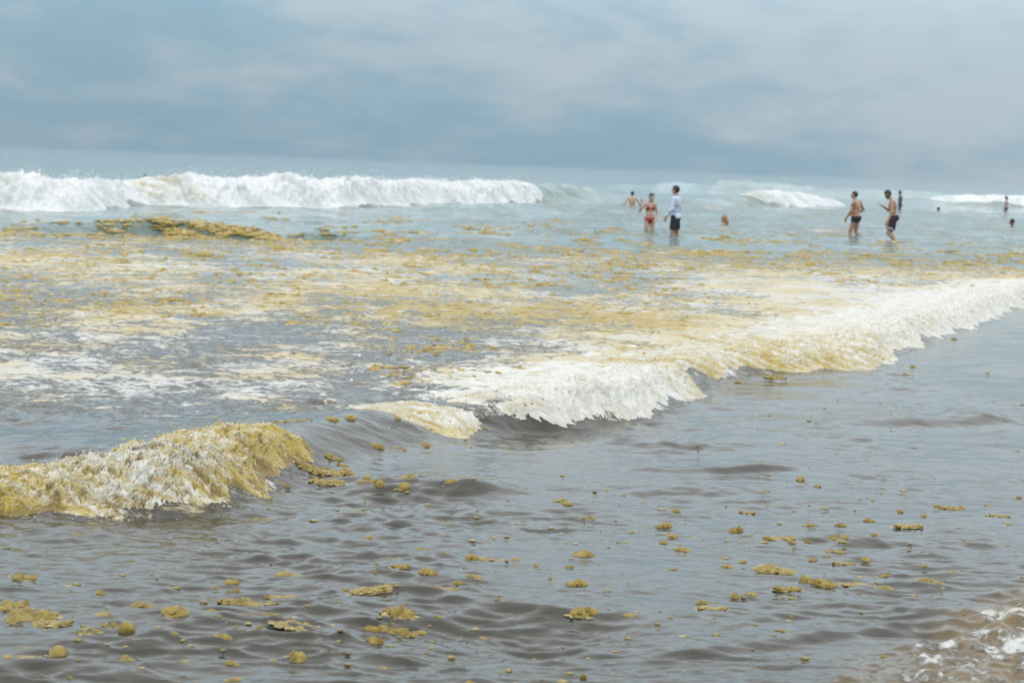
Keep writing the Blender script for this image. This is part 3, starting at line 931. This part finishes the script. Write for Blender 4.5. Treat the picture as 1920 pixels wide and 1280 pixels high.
# each other clump is told by the nearest well-marked clump and the side of it on which it floats
ANCH = {(1452, 1073): 'the widest humped foam mound', (237, 1184): 'the pale shiny bubble', (110, 1228): 'the winged round dome', (1095, 1041): 'the broad peaked mound',
        (1083, 1097): 'the mound with a yellow reflection', (1743, 1096): 'the mound closest to the swash', (1500, 901): 'the reflected bubble above three beads',
        (45, 1162): 'the largest ragged raft', (745, 1171): 'the raft under the dark ripple', (700, 1115): 'the long knobbly strip', (1380, 997): 'the tall frothy-capped mound',
        (1627, 1105): 'the long flat strip', (1093, 1158): 'the mound among white specks', (582, 832): 'the strip off the wave tip', (714, 910): 'the bubbly cluster'}
seen = {}
for o, a, b, what, special in CLUMPS:
    if special:
        o['label'] = special
        continue
    ax, ay = min(ANCH, key=lambda q: ((q[0] - a) / 1.0) ** 2 + ((q[1] - b) * 1.8) ** 2)
    side = ('to the right of' if a > ax else 'to the left of') if abs(a - ax) > 1.2 * abs(b - ay) else ('behind' if b < ay else 'in front of')
    seen.setdefault((what, side, (ax, ay)), []).append((math.hypot(a - ax, b - ay), o))
ORD = ['', 'second ', 'third ', 'fourth ', 'fifth ', 'sixth ', 'seventh ', 'eighth ', 'ninth ', 'tenth ', 'eleventh ', 'twelfth ']
for (what, side, an), lst in seen.items():
    for i, (_, o) in enumerate(sorted(lst, key=lambda q: q[0])):
        o['label'] = (ORD[i] if len(lst) == 1 or i else 'nearest ') + what + ' ' + side + ' ' + ANCH[an]

# small pale flecks between the clumps, too many to count
g = np.random.default_rng(44)
C = []
for _ in range(1700):
    y = 1 / g.uniform(1 / 16.0, 1 / 5.6); x = g.uniform(-.34, .34) * y
    C.append((x, y))
C = np.array(C)
mN, tN, sN = NEAR.st(C[:, 0], C[:, 1]); tt = np.full(len(C), 9.0); tt[mN] = tN
dens = fbm(C[:, 0] * .9, C[:, 1] * .5, 3, 140)
C = C[(tt < -0.15) & (dens > -.12)]
zC = sea_h(C[:, 0], C[:, 1])
rr = 0.003 + 0.011 * g.random(len(C)) ** 3
V, F = blobs(np.column_stack([C, zC]), np.column_stack([rr * g.uniform(1, 2.2, len(C)), rr * 1.3, rr * .45]), 1)
V[:, 2] += np.repeat(rr, 12) * g.normal(0, .12, len(V))
o = mesh_np('foam_flecks', V, F, M_CLUMP, attrs={'rim': np.repeat(g.uniform(0, .9, len(C)), 12)})
tag(o, 'scattered small ochre and pale flecks of foam on the near water', 'foam', kind='stuff')

# the ochre scum of the foam field behind the near wave: thousands of low lumps, one mass
g = np.random.default_rng(46)
N = 16000
y = 1 / g.uniform(1 / 68.0, 1 / 11.0, N)
x = g.uniform(-.36, .36, N) * y
mN, tN, sN = NEAR.st(x, y); tt = np.full(N, 9.0); tt[mN] = tN
dens = bump1(y, 18, 23, 38, 46) * 0.95 + bump1(y, 11, 15, 20, 28) * .36 + bump1(y, 38, 44, 54, 68) * .52
dens *= 1 - 0.80 * sstep(x / y, 0.07, 0.2) * (1 - sstep(y, 27, 33))
nz = fbm(x * .40, y * .17, 4, 150) * 1.6 + fbm(x * 1.6, y * .8, 2, 155) * .6
keep = (nz > 0.56 - dens * .82) & (tt > 0.9) & (dens > .02)
x, y, nz = x[keep], y[keep], nz[keep]
cx, cy, cr = [], [], []
for X0, Y0, q in zip(x, y, nz):
    L = min(.11 * math.exp(g.normal(0, .75)) * (.7 + .5 * max(q, 0)), .9) * min(1.5, max(.55, Y0 / 28)); n = int(3 + 9 * min(L, .6) / .3 * g.uniform(.6, 1.2)); n = min(n, 16)
    th = g.normal(.05, .28); u = g.uniform(-1, 1, n) * L
    w = g.normal(0, .22, n) * L * .6
    cx.append(X0 + u * math.cos(th) - w * math.sin(th)); cy.append(Y0 + u * math.sin(th) + w * math.cos(th) + .15 * L * np.sin(u / L * 4 + X0 * 9))
    cr.append((.011 + .030 * g.random(n) ** 1.5 * min(1.3, .5 + L * 2.2)) * (1 - .55 * np.abs(u / L)) * min(1.25, max(.75, Y0 / 30)))
x, y, rr = np.concatenate(cx), np.concatenate(cy), np.concatenate(cr)
# scum riding on the little wave further out
n2 = 500; u = g.random(n2)
ar = g.random(n2) < .45
ex = np.where(ar, -8.2 + 1.6 * u, -7.6 + 3.2 * u) + g.normal(0, .12, n2); ey = np.where(ar, 40.3 + .5 * np.sin(u * 5), 41.1 - 1.3 * u + .25 * np.sin(u * 11)) + g.normal(0, .13, n2)
x = np.concatenate([x, ex]); y = np.concatenate([y, ey]); rr = np.concatenate([rr, g.uniform(.015, .065, n2)])
z = sea_h(x, y)
rr = rr * 1.22
lx = rr * np.exp(g.normal(.9, .45, len(x))); ly = rr * g.uniform(1.2, 2.4, len(x)); lz = rr * np.exp(g.normal(-.45, .4, len(x)))
V, F = blobs(np.column_stack([x, y, z]), np.column_stack([lx, ly, lz]), 0)
V[:, 2] += np.repeat(rr, 6) * .35 * perlin(V[:, 0] / .05, V[:, 1] / .05, 9)
o = mesh_np('floating_scum', V, F, M_SCUM, attrs={'rim': np.repeat(np.clip(g.normal(.28, .25, len(x)), 0, 1), 6)})
tag(o, 'mass of ochre scum drifting in streaks behind the near wave', 'foam', kind='stuff')

# the damp air over the surf
def haze():
    V = np.array([(x, y, z) for x in (-7000, 7000) for y in (-60, 3300) for z in (-3.0, 3.2)], float)
    F = np.array([[0, 1, 3, 2], [4, 6, 7, 5], [0, 4, 5, 1], [2, 3, 7, 6], [0, 2, 6, 4], [1, 5, 7, 3]])
    m = bpy.data.materials.new('haze')
    m.use_nodes = True
    nt = m.node_tree
    nt.nodes.clear()
    out = nd(nt, 'ShaderNodeOutputMaterial')
    v = nd(nt, 'ShaderNodeVolumePrincipled')
    v.inputs['Color'].default_value = (0.74, 0.86, 0.94, 1)
    v.inputs['Density'].default_value = 0.0001
    lk(nt, v.outputs[0], out.inputs['Volume'])
    o = mesh_np('haze', V, F, m, smooth_sh=False)
    tag(o, 'thin pale sea haze over the surf', kind='stuff')


haze()

# ------------------------------------------------------------------ people
def unit(v):
    v = np.asarray(v, float)
    return v / (np.linalg.norm(v) + 1e-9)


class Figure:
    """one continuous body grown from tapered limbs; clothes and hair are shells taken from its surface"""

    def __init__(self, female=False, stocky=1.0, **over):
        f = female
        sw = .165 if f else .19
        J = dict(pel=(0, 0, .95), neck=(0, -.01, 1.46), head=(0, .025, 1.625), face=(0, 1, -.03),
                 shR=(sw, -.01, 1.40), elR=(sw + .05, -.03, 1.12), wrR=(sw + .05, .05, .87), hdR=(0, .25, -1), paR=(-1, 0, 0),
                 shL=(-sw, -.01, 1.40), elL=(-sw - .05, -.03, 1.12), wrL=(-sw - .05, .05, .87), hdL=(0, .25, -1), paL=(1, 0, 0),
                 hipR=(.09, 0, .90), knR=(.10, .02, .49), anR=(.105, -.03, .08), hipL=(-.09, 0, .90), knL=(-.10, .02, .49), anL=(-.105, -.03, .08),
                 lat=(1, 0, 0))
        J.update(over)
        self.J = {k: np.array(v, float) for k, v in J.items()}
        J = self.J
        self.prims = []
        u = unit(J['neck'] - J['pel']); l = unit(J['lat'] - u * np.dot(J['lat'], u)); w = np.cross(u, l)
        self.u, self.l, self.w = u, l, w
        tl = np.linalg.norm(J['neck'] - J['pel'])

        def T(a, x=0, y=0):
            return J['pel'] + u * tl * a + l * x + w * y
        M = np.stack([l, w, u])
        k = stocky
        wa, hi = (.86, 1.06) if f else (1.0 * k, 1.0)
        self.ell('torso', T(-.02), (.165 * hi, .112 * k, .125), M)
        self.ell('torso', T(.30, 0, .008 * k), (.138 * wa, .102 * k, .15), M)
        self.ell('torso', T(.62), (.160 * (.9 if f else k), .112 * k, .17), M)
        self.ell('torso', T(.82), (.150 * (.9 if f else k), .092 * k, .10), M)
        for s in (-1, 1):
            self.ell('torso', T(-.06, s * .075, -.055), (.085, .085, .09), M)
            if f:
                self.ell('torso', T(.66, s * .072, .092), (.058, .052, .056), M)
            else:
                self.ell('torso', T(.72, s * .075, .068 * k), (.078, .045, .06), M)
                self.ell('torso', T(.70, s * .10, -.055), (.075, .05, .11), M)
        self.cap('neck', J['neck'] - u * .03, J['head'] - u * .02 + w * .0, .056 if not f else .047, .052 if not f else .045)
        for S in 'RL':
            sh, el, wr = J['sh' + S], J['el' + S], J['wr' + S]
            g = .86 if f else 1.0
            self.cap('torso', J['neck'] - u * .05, sh, .060 * g, .052 * g)
            self.cap('upper' + S, sh, el, .054 * g * k ** .5, .040 * g)
            mid = sh * .45 + el * .55
            self.cap('upper' + S, sh * .8 + el * .2, mid, .052 * g, .047 * g)
            self.cap('fore' + S, el, wr, .041 * g, .027 * g)
            self.cap('fore' + S, el * .85 + wr * .15, el * .6 + wr * .4, .043 * g, .039 * g)
            self.hand(S, wr, unit(J['hd' + S]), unit(J['pa' + S]), .9 if f else 1.0)
            hip, kn, an = J['hip' + S], J['kn' + S], J['an' + S]
            self.cap('thigh' + S, hip, kn, .090 * (1.02 if f else k ** .5), .056)
            self.cap('shin' + S, kn, an, .054, .036)
            self.cap('shin' + S, kn * .8 + an * .2 - w * .02, kn * .55 + an * .45 - w * .02, .050, .045)
            self.cap('foot' + S, an + np.array((0, -.03, -.03)), an + np.array((0, .16, -.045)), .038, .03)
        hu = unit(J['head'] - J['neck']); fd = unit(J['face'])
        hu = unit(hu * .5 + unit(np.array((0, 0, 1)) - fd * fd[2]) * .9); hu = unit(hu - fd * np.dot(hu, fd))
        hl = np.cross(fd, hu); H = np.stack([hl, fd, hu]); self.H = H; self.hc = J['head']
        c = J['head']
        self.ell('head', c + hu * .025 - fd * .012, (.074, .094, .094), H)
        self.ell('head', c - hu * .035 + fd * .018, (.060, .070, .085), H)
        self.ell('head', c - hu * .085 + fd * .055, (.034, .030, .026), H)
        self.cap('head', c + hu * .012 + fd * .088, c - hu * .025 + fd * .103, .010, .014)
        self.ell('head', c - hu * .055 + fd * .086, (.024, .012, .012), H)
        self.ell('head', c + hu * .028 + fd * .080, (.052, .018, .012), H)
        for s in (-1, 1):
            self.ell('head', c + hl * s * .074 - hu * .005 - fd * .008, (.012, .020, .030), H)

    def cap(self, tag_, a, b, ra, rb):
        self.prims.append((tag_, 'c', np.array(a, float), np.array(b, float), ra, rb))

    def ell(self, tag_, c, r, M):
        self.prims.append((tag_, 'e', np.array(c, float), np.array(r, float), np.array(M, float), 0))

    def hand(self, S, wr, d, palm, g):
        n = np.cross(d, palm); n = unit(n); palm = unit(np.cross(n, d))
        c = wr + d * .055 * g
        self.ell('hand' + S, c, (.042 * g, .018 * g, .05 * g), np.stack([n, palm, d]))
        sgn = 1 if S == 'R' else -1
        for i, (o, L) in enumerate(((-.030, .062), (-.010, .072), (.011, .076), (.031, .068))):
            a = wr + d * .085 * g + n * o * g
            b = a + (d * .6 + n * o * 2.2) * L * .6 * g
            e = b + unit(d * .85 + palm * .5 + n * o * 4) * L * .55 * g
            self.cap('hand' + S, a, b, .0105 * g, .0098 * g)
            self.cap('hand' + S, b, e, .0098 * g, .0085 * g)
        a = wr + d * .035 * g + n * .032 * g * sgn
        b = a + unit(d * .6 + n * sgn * .8 + palm * .25) * .045 * g
        self.cap('hand' + S, a, b, .014 * g, .011 * g)
        self.cap('hand' + S, b, b + unit(d * .9 + n * sgn * .35 + palm * .3) * .035 * g, .011 * g, .009 * g)

    def build(self, voxel):
        V, F, o = [], [], 0
        iv, jf = ico(3)
        for t, k, a, b, c, d in self.prims:
            if k == 'e':
                v = (iv * b) @ c + a
                V.append(v); F.append(jf + o); o += len(v)
            else:
                ax = b - a; L = np.linalg.norm(ax); z = unit(ax)
                x = unit(np.cross(z, (0.3, 0.9, 0.1) if abs(z[1]) < .9 else (1, 0, 0))); y = np.cross(z, x)
                B = np.stack([x, y, z])
                lv = iv.copy()
                up = lv[:, 2] >= 0
                P = np.where(up[:, None], lv * d, lv * c)
                P[:, 2] += np.where(up, L, 0)
                V.append(P @ B + a); F.append(jf + o); o += len(lv)
        ob = mesh_np('raw', np.concatenate(V), np.concatenate(F), None)
        m = ob.modifiers.new('r', 'REMESH'); m.mode = 'VOXEL'; m.voxel_size = voxel
        s = ob.modifiers.new('s', 'SMOOTH'); s.factor = .5; s.iterations = 3
        dg = bpy.context.evaluated_depsgraph_get()
        me = bpy.data.meshes.new_from_object(ob.evaluated_get(dg))
        bpy.data.objects.remove(ob)
        n = len(me.vertices)
        co = np.zeros(n * 3, np.float32); me.vertices.foreach_get('co', co); self.V = co.reshape(-1, 3).astype(float)
        nv = np.zeros(n * 3, np.float32); me.vertices.foreach_get('normal', nv); self.NV = nv.reshape(-1, 3).astype(float)
        ls = np.zeros(len(me.loops), np.int32); me.loops.foreach_get('vertex_index', ls)
        self.F = ls.reshape(-1, 4) if len(ls) == 4 * len(me.polygons) else np.array([list(p.vertices)[:4] for p in me.polygons if len(p.vertices) == 4])
        bpy.data.meshes.remove(me)
        best = np.full(n, 9.0); self.tag = np.zeros(n, object); self.t = np.zeros(n)
        for tg, k, a, b, c, d in self.prims:
            if k == 'e':
                q = np.linalg.norm(((self.V - a) @ c.T) / b, axis=1); dist = (q - 1) * b.min(); tt = np.zeros(n)
            else:
                ax = b - a; L2 = ax @ ax
                tt = np.clip((self.V - a) @ ax / L2, 0, 1)
                dist = np.linalg.norm(self.V - a - tt[:, None] * ax, axis=1) - (c + (d - c) * tt)
            m = dist < best
            best[m] = dist[m]; self.tag[m] = tg; self.t[m] = tt[m]
        J = self.J
        self.uz = (self.V - J['pel']) @ self.u; self.lx = (self.V - J['pel']) @ self.l; self.wy = (self.V - J['pel']) @ self.w
        self.hh = (self.V - self.hc) @ self.H.T            # head frame: side, forward, up
        return self

    def has(self, *tags):
        return np.isin(self.tag.astype(str), tags)

    def shell(self, name, mask, mat, root, off, extra=None):
        keep = mask[self.F].sum(1) >= 3
        F = self.F[keep]
        idx, inv = np.unique(F, return_inverse=True)
        F = inv.reshape(F.shape)
        P = self.V[idx] + self.NV[idx] * (off[idx, None] if isinstance(off, np.ndarray) else off)
        if extra is not None:
            P = P + extra[idx]
        o = mesh_np(name, P, F, mat)
        o.parent = root
        sol = o.modifiers.new('cloth', 'SOLIDIFY'); sol.thickness = 0.006; sol.offset = -1
        return o

    def add(self, name, prims, mat, root, voxel=.012):
        V, F, o = [], [], 0
        iv, jf = ico(2)
        for a, b, ra, rb in prims:
            a, b = np.array(a, float), np.array(b, float)
            for q in np.linspace(0, 1, 6):
                V.append(iv * (ra + (rb - ra) * q) + a + (b - a) * q); F.append(jf + o); o += len(iv)
        ob = mesh_np(name, np.concatenate(V), np.concatenate(F), mat, root)
        m = ob.modifiers.new('r', 'REMESH'); m.mode = 'VOXEL'; m.voxel_size = voxel; m.use_smooth_shade = True
        return ob

    def hairmask(self, line=.045, back=-.06, side=-.0):
        s, f, u = self.hh.T
        h = (u > line + .25 * np.clip(f, 0, 1)) | ((f < .0 + .12 * (u + .03)) & (u > back)) | ((f < .03) & (u > .02))
        return self.has('head', 'neck') & h & (u > back) & ~((np.abs(s) > .078) & (u < .03))

    def wrinkle(self, k, amp, seed):
        return amp * (perlin(self.V[:, 0] * k + self.V[:, 1] * k * .7, self.V[:, 2] * k * .8, seed) + .5 * perlin(self.V[:, 1] * k * 2, self.V[:, 2] * k * 1.6, seed + 1))


def place(fig, px, py, depth, rz, label, skin, scale=1.0, voxel=.0105):
    """stand a figure so that the water closes round it at photograph pixel (px, py)"""
    q = at(px, py)
    for _ in range(3):
        q = at(px, py, zat(q[0], q[1]))
    root = empty('person', (q[0], q[1], zat(q[0], q[1]) - depth), R(rz))
    root.scale = (scale,) * 3
    tag(root, label, 'person', 'bathers in the surf')
    fig.build(voxel)
    mesh_np('body', fig.V, fig.F, skin, root)
    return root


def eyes(fig, root):
    for s in (-1, 1):
        c = fig.hc + np.array([s * .031, .083, .012]) @ fig.H
        V, F = blobs([c], [0.009], 2)
        mesh_np('eye', V, F, M_DARK, root)


def shorts(fig, root, mat, top, tleg, flare, name='shorts'):
    m = (fig.has('torso') & (fig.uz < top)) | (fig.has('thighR', 'thighL') & (fig.t < tleg) & (fig.uz < top))
    ex = np.zeros_like(fig.V)
    for S in 'RL':
        k = fig.has('thigh' + S)
        a, b = fig.J['hip' + S], fig.J['kn' + S]
        ax = fig.V - (a + fig.t[:, None] * (b - a)); ax /= np.linalg.norm(ax, axis=1)[:, None] + 1e-6
        ex[k] = (ax * (flare * fig.t[:, None]))[k]
    return fig.shell(name, m, mat, root, 0.009 + fig.wrinkle(22, .004, 5), ex)


M_SKIN_P = plain('skin_pale', (0.52, 0.34, 0.25), .5, .08, 12, .12)
M_SKIN_T = plain('skin_tan', (0.44, 0.255, 0.165), .48, .10, 12, .12)
M_SKIN_R = plain('skin_ruddy', (0.46, 0.25, 0.175), .48, .12, 10, .12)
M_SKIN_D = plain('skin_deep', (0.20, 0.105, 0.065), .45, .10, 12, .1)
M_HAIR = plain('hair_black', (0.012, 0.010, 0.010), .4, .3, 60)
M_BLOND = plain('hair_blond', (0.30, 0.175, 0.070), .5, .35, 40)
M_DARK = plain('eye_dark', (0.02, 0.015, 0.012), .2)
M_RED = plain('bikini_red', (0.30, 0.030, 0.022), .6, .2)
M_WHITE = plain('shirt_lavender', (0.56, 0.60, 0.74), .75, .06, 18)
M_BLACK = plain('shorts_black', (0.012, 0.013, 0.016), .65, .2)
M_MAROON = plain('shorts_maroon', (0.035, 0.014, 0.026), .7, .2)
M_GREY = plain('shirt_slate', (0.075, 0.10, 0.125), .7, .15)
M_PURPLE = plain('bikini_purple', (0.22, 0.14, 0.48), .6, .15)
M_INK = plain('tattoo_ink', (0.12, 0.075, 0.06), .5, .3, 80)
M_PATCH = plain('patch_white', (0.6, 0.58, 0.62), .6)

# woman in a red bikini, one hand raised
fg = Figure(True, elR=(.33, .02, 1.16), wrR=(.31, .11, 1.43), hdR=(.05, .05, 1), paR=(-.25, .95, -.1), elL=(-.235, -.03, 1.13), wrL=(-.13, .15, .95), hdL=(.45, .18, -.85), paL=(.2, -1, 0),
            head=(-.035, .03, 1.62), face=(-.38, .92, -.08), knR=(.095, .03, .49), knL=(-.095, .02, .49))
pr = place(fg, 1217, 433, .60, 193, 'woman in a red bikini with one hand raised, thigh-deep in foam', M_SKIN_P, .935)
eyes(fg, pr)
b = fg
m = b.has('torso') & (b.wy > .02) & (np.abs(np.abs(b.lx) - .075) < .062 - .75 * np.clip(b.uz - .335, 0, 1)) & (b.uz > .285) & (b.uz < .405)
b.shell('bikini_top', m, M_RED, pr, .006)
st_ = b.has('torso', 'neck') & (((np.abs(b.uz - .293) < .011)) | ((b.wy > -.02) & (b.uz > .38) & (np.abs(np.abs(b.lx) - (.072 - .28 * (b.uz - .38))) < .009)))
b.shell('strap', st_, M_RED, pr, .005)
m = b.has('torso', 'thighR', 'thighL') & (b.uz < .045 + .02 * np.abs(b.lx) / .15) & (b.uz > -.17) & (b.uz > -.165 + 1.05 * np.abs(b.lx))
b.shell('bikini_bottom', m, M_RED, pr, .007)
b.shell('hair', b.hairmask(.045, -.07), M_HAIR, pr, .010 + b.wrinkle(30, .003, 3))
hc = b.hc
b.add('ponytail', [(hc + np.array((.0, -.085, .0)), hc + np.array((-.035, -.10, -.12)), .040, .036), (hc + np.array((-.035, -.10, -.12)), hc + np.array((-.075, -.06, -.24)), .034, .018)], M_HAIR, pr)

# man in a long-sleeved pale shirt and black shorts
fg = Figure(False, elL=(-.25, .02, 1.13), wrL=(-.24, .17, .92), hdL=(0, .45, -.9), paL=(1, 0, 0), elR=(.24, -.03, 1.12), wrR=(.23, .10, .89), head=(0, .03, 1.63), face=(.0, 1, -.06),
            knL=(-.105, .03, .49), knR=(.10, -.02, .49), anR=(.11, -.12, .08))
pr = place(fg, 1265, 440, .44, 68, 'man in a pale lavender long-sleeved shirt and black shorts facing the woman', M_SKIN_T, 1.0)
eyes(fg, pr); b = fg
b.shell('shirt', (b.has('torso', 'neck') & (b.uz > -.07) & (b.uz < .545)) | b.has('upperL', 'upperR', 'foreL', 'foreR') & ~(b.has('foreL', 'foreR') & (b.t > .93)), M_WHITE, pr, .017 + b.wrinkle(14, .007, 8), None)
shorts(b, pr, M_BLACK, .06, .80, .035)
b.shell('hair', b.hairmask(.05, -.055), M_HAIR, pr, .016 + b.wrinkle(40, .004, 3))

# stocky man in black trunks
fg = Figure(False, 1.16, elL=(-.27, .05, 1.13), wrL=(-.22, .20, .92), hdL=(.1, .4, -.9), elR=(.36, -.08, 1.17), wrR=(.24, .17, 1.04), hdR=(-.6, .7, -.2), paR=(-.5, -.6, 0),
            neck=(0, .03, 1.45), head=(0, .085, 1.60), face=(-.25, .97, -.03), knL=(-.10, .12, .51), anL=(-.10, .10, .09), knR=(.11, .03, .50), anR=(.12, -.32, .20))
pr = place(fg, 1603, 442, .40, 56, 'stocky bare-chested man in tight black trunks wading away', M_SKIN_R, .985)
eyes(fg, pr); b = fg
b.shell('trunks', (b.has('torso') & (b.uz < .03) | (b.has('thighR', 'thighL') & (b.t < .24))) & (b.uz < .03), M_BLACK, pr, .008)
b.shell('hair', b.hairmask(.055, -.05), M_HAIR, pr, .008 + b.wrinkle(40, .002, 3))
b.shell('tattoo', b.has('upperL') & (b.t > .22) & (b.t < .5) & (b.NV[:, 0] < -.3) & (perlin(b.V[:, 1] * 30, b.V[:, 2] * 30, 4) > -.15), M_INK, pr, .007)

# bearded man in maroon shorts looking down
fg = Figure(False, 1.06, pel=(0, -.01, .96), neck=(0, .07, 1.45), head=(0, .185, 1.585), face=(.0, .80, -.60), shL=(-.19, .045, 1.385), shR=(.19, .045, 1.385), elL=(-.25, .05, 1.09), wrL=(-.23, .15, .85), hdL=(.05, .3, -.95),
            elR=(.22, .12, 1.13), wrR=(.12, .34, 1.27), hdR=(-.1, .95, .25), paR=(0, -.2, 1), knL=(-.10, .13, .52), anL=(-.10, -.20, .18), knR=(.10, .06, .50), anR=(.10, -.16, .10))
pr = place(fg, 1673, 451, .33, 80, 'bearded man in dark maroon shorts looking down at his raised palm', M_SKIN_T, 1.02)
eyes(fg, pr); b = fg
sh = shorts(b, pr, M_MAROON, .05, .74, .05)
b.shell('hair', b.hairmask(.045, -.06), M_HAIR, pr, .012 + b.wrinkle(40, .003, 3))
s_, f_, u_ = b.hh.T
b.shell('beard', b.has('head') & (u_ < -.035) & (f_ > -.01) & ~((u_ > -.062) & (np.abs(s_) < .02) & (f_ > .08) & (u_ < -.048)), M_HAIR, pr, .014)
k = b.has('thighL') & (b.t > .60) & (b.t < .70) & (b.NV[:, 0] < -.35) & (b.wy > .085)
b.shell('shorts_badge', k, M_PATCH, sh, .046)

# far bathers
fg = Figure(False, elR=(.345, .0, 1.20), wrR=(.44, .06, 1.00), hdR=(.4, .2, -.9), elL=(-.345, .0, 1.20), wrL=(-.46, .05, 1.00), hdL=(-.4, .2, -.9))
pr = place(fg, 1185, 385, 1.06, 8, 'bare-backed man waist-deep behind the raised hand, wading towards the breakers', M_SKIN_P, 1.0, .015)
fg.shell('hair', fg.hairmask(.05, -.06), M_HAIR, pr, .012)
shorts(fg, pr, M_BLACK, .02, .6, .03)
fg = Figure(False, head=(0, .04, 1.63))
pr = place(fg, 1687, 391, .70, 78, 'figure in a slate-grey long-sleeved top behind the bearded man', M_SKIN_T, 1.0, .015)
b = fg
b.shell('shirt', (b.has('torso', 'neck') & (b.uz < .55)) | b.has('upperL', 'upperR', 'foreL', 'foreR'), M_GREY, pr, .016)
shorts(b, pr, M_GREY, .05, .7, .02)
b.shell('hair', b.hairmask(.05, -.06), M_HAIR, pr, .012)
fg = Figure(True, elL=(-.25, .08, 1.14), wrL=(-.24, .24, .95), hdL=(0, .6, -.8), head=(0, .03, 1.625))
pr = place(fg, 1886, 395, .70, 88, 'woman in a purple bikini top and dark bottoms before the far white breaker', M_SKIN_P, .95, .015)
b = fg
b.shell('bikini_top', b.has('torso') & (b.uz > .25) & (b.uz < .40), M_PURPLE, pr, .008)
b.shell('bikini_bottom', (b.has('torso') & (b.uz < .05)) | (b.has('thighR', 'thighL') & (b.t < .3) & (b.uz < .05)), M_GREY, pr, .010)
b.shell('hair', b.hairmask(.045, -.07), M_HAIR, pr, .012)
b.add('ponytail', [(b.hc + np.array((0, -.09, .02)), b.hc + np.array((0, -.11, -.14)), .04, .025)], M_HAIR, pr)

# swimmers with only the head above water
for px, py, dep, rz, sk, hr, lab, long_ in (
        (1358, 421, 1.45, 62, M_SKIN_P, M_BLOND, 'swimmer with wet blond hair, only head and shoulders above the water', True),
        (1898, 425, 1.44, 82, M_SKIN_D, M_HAIR, 'dark-haired swimmer with head and neck out of the water at the edge', False),
        (1760, 393, 1.60, 70, M_SKIN_D, M_HAIR, 'tiny far swimmer in front of the right-hand breaker, only the crown showing', False),
        (272, 335, 1.50, 20, M_SKIN_D, M_HAIR, 'tiny dark head of a swimmer beyond the long white breaker', False)):
    fg = Figure(False, elR=(.30, .10, 1.2), wrR=(.25, .30, 1.15), elL=(-.30, .10, 1.2), wrL=(-.25, .30, 1.15))
    pr = place(fg, px, py, dep, rz, lab, sk, 1.0, .014)
    fg.shell('hair', fg.hairmask(.045, -.10 if long_ else -.06), hr, pr, .022 if long_ else .012)
    if long_:
        c = fg.hc
        fg.add('long_hair', [(c + np.array((.0, -.05, .04)), c + np.array((0, -.12, -.10)), .075, .07), (c + np.array((0, -.12, -.10)), c + np.array((.0, -.17, -.22)), .065, .05)], hr, pr)
    else:
        eyes(fg, pr)
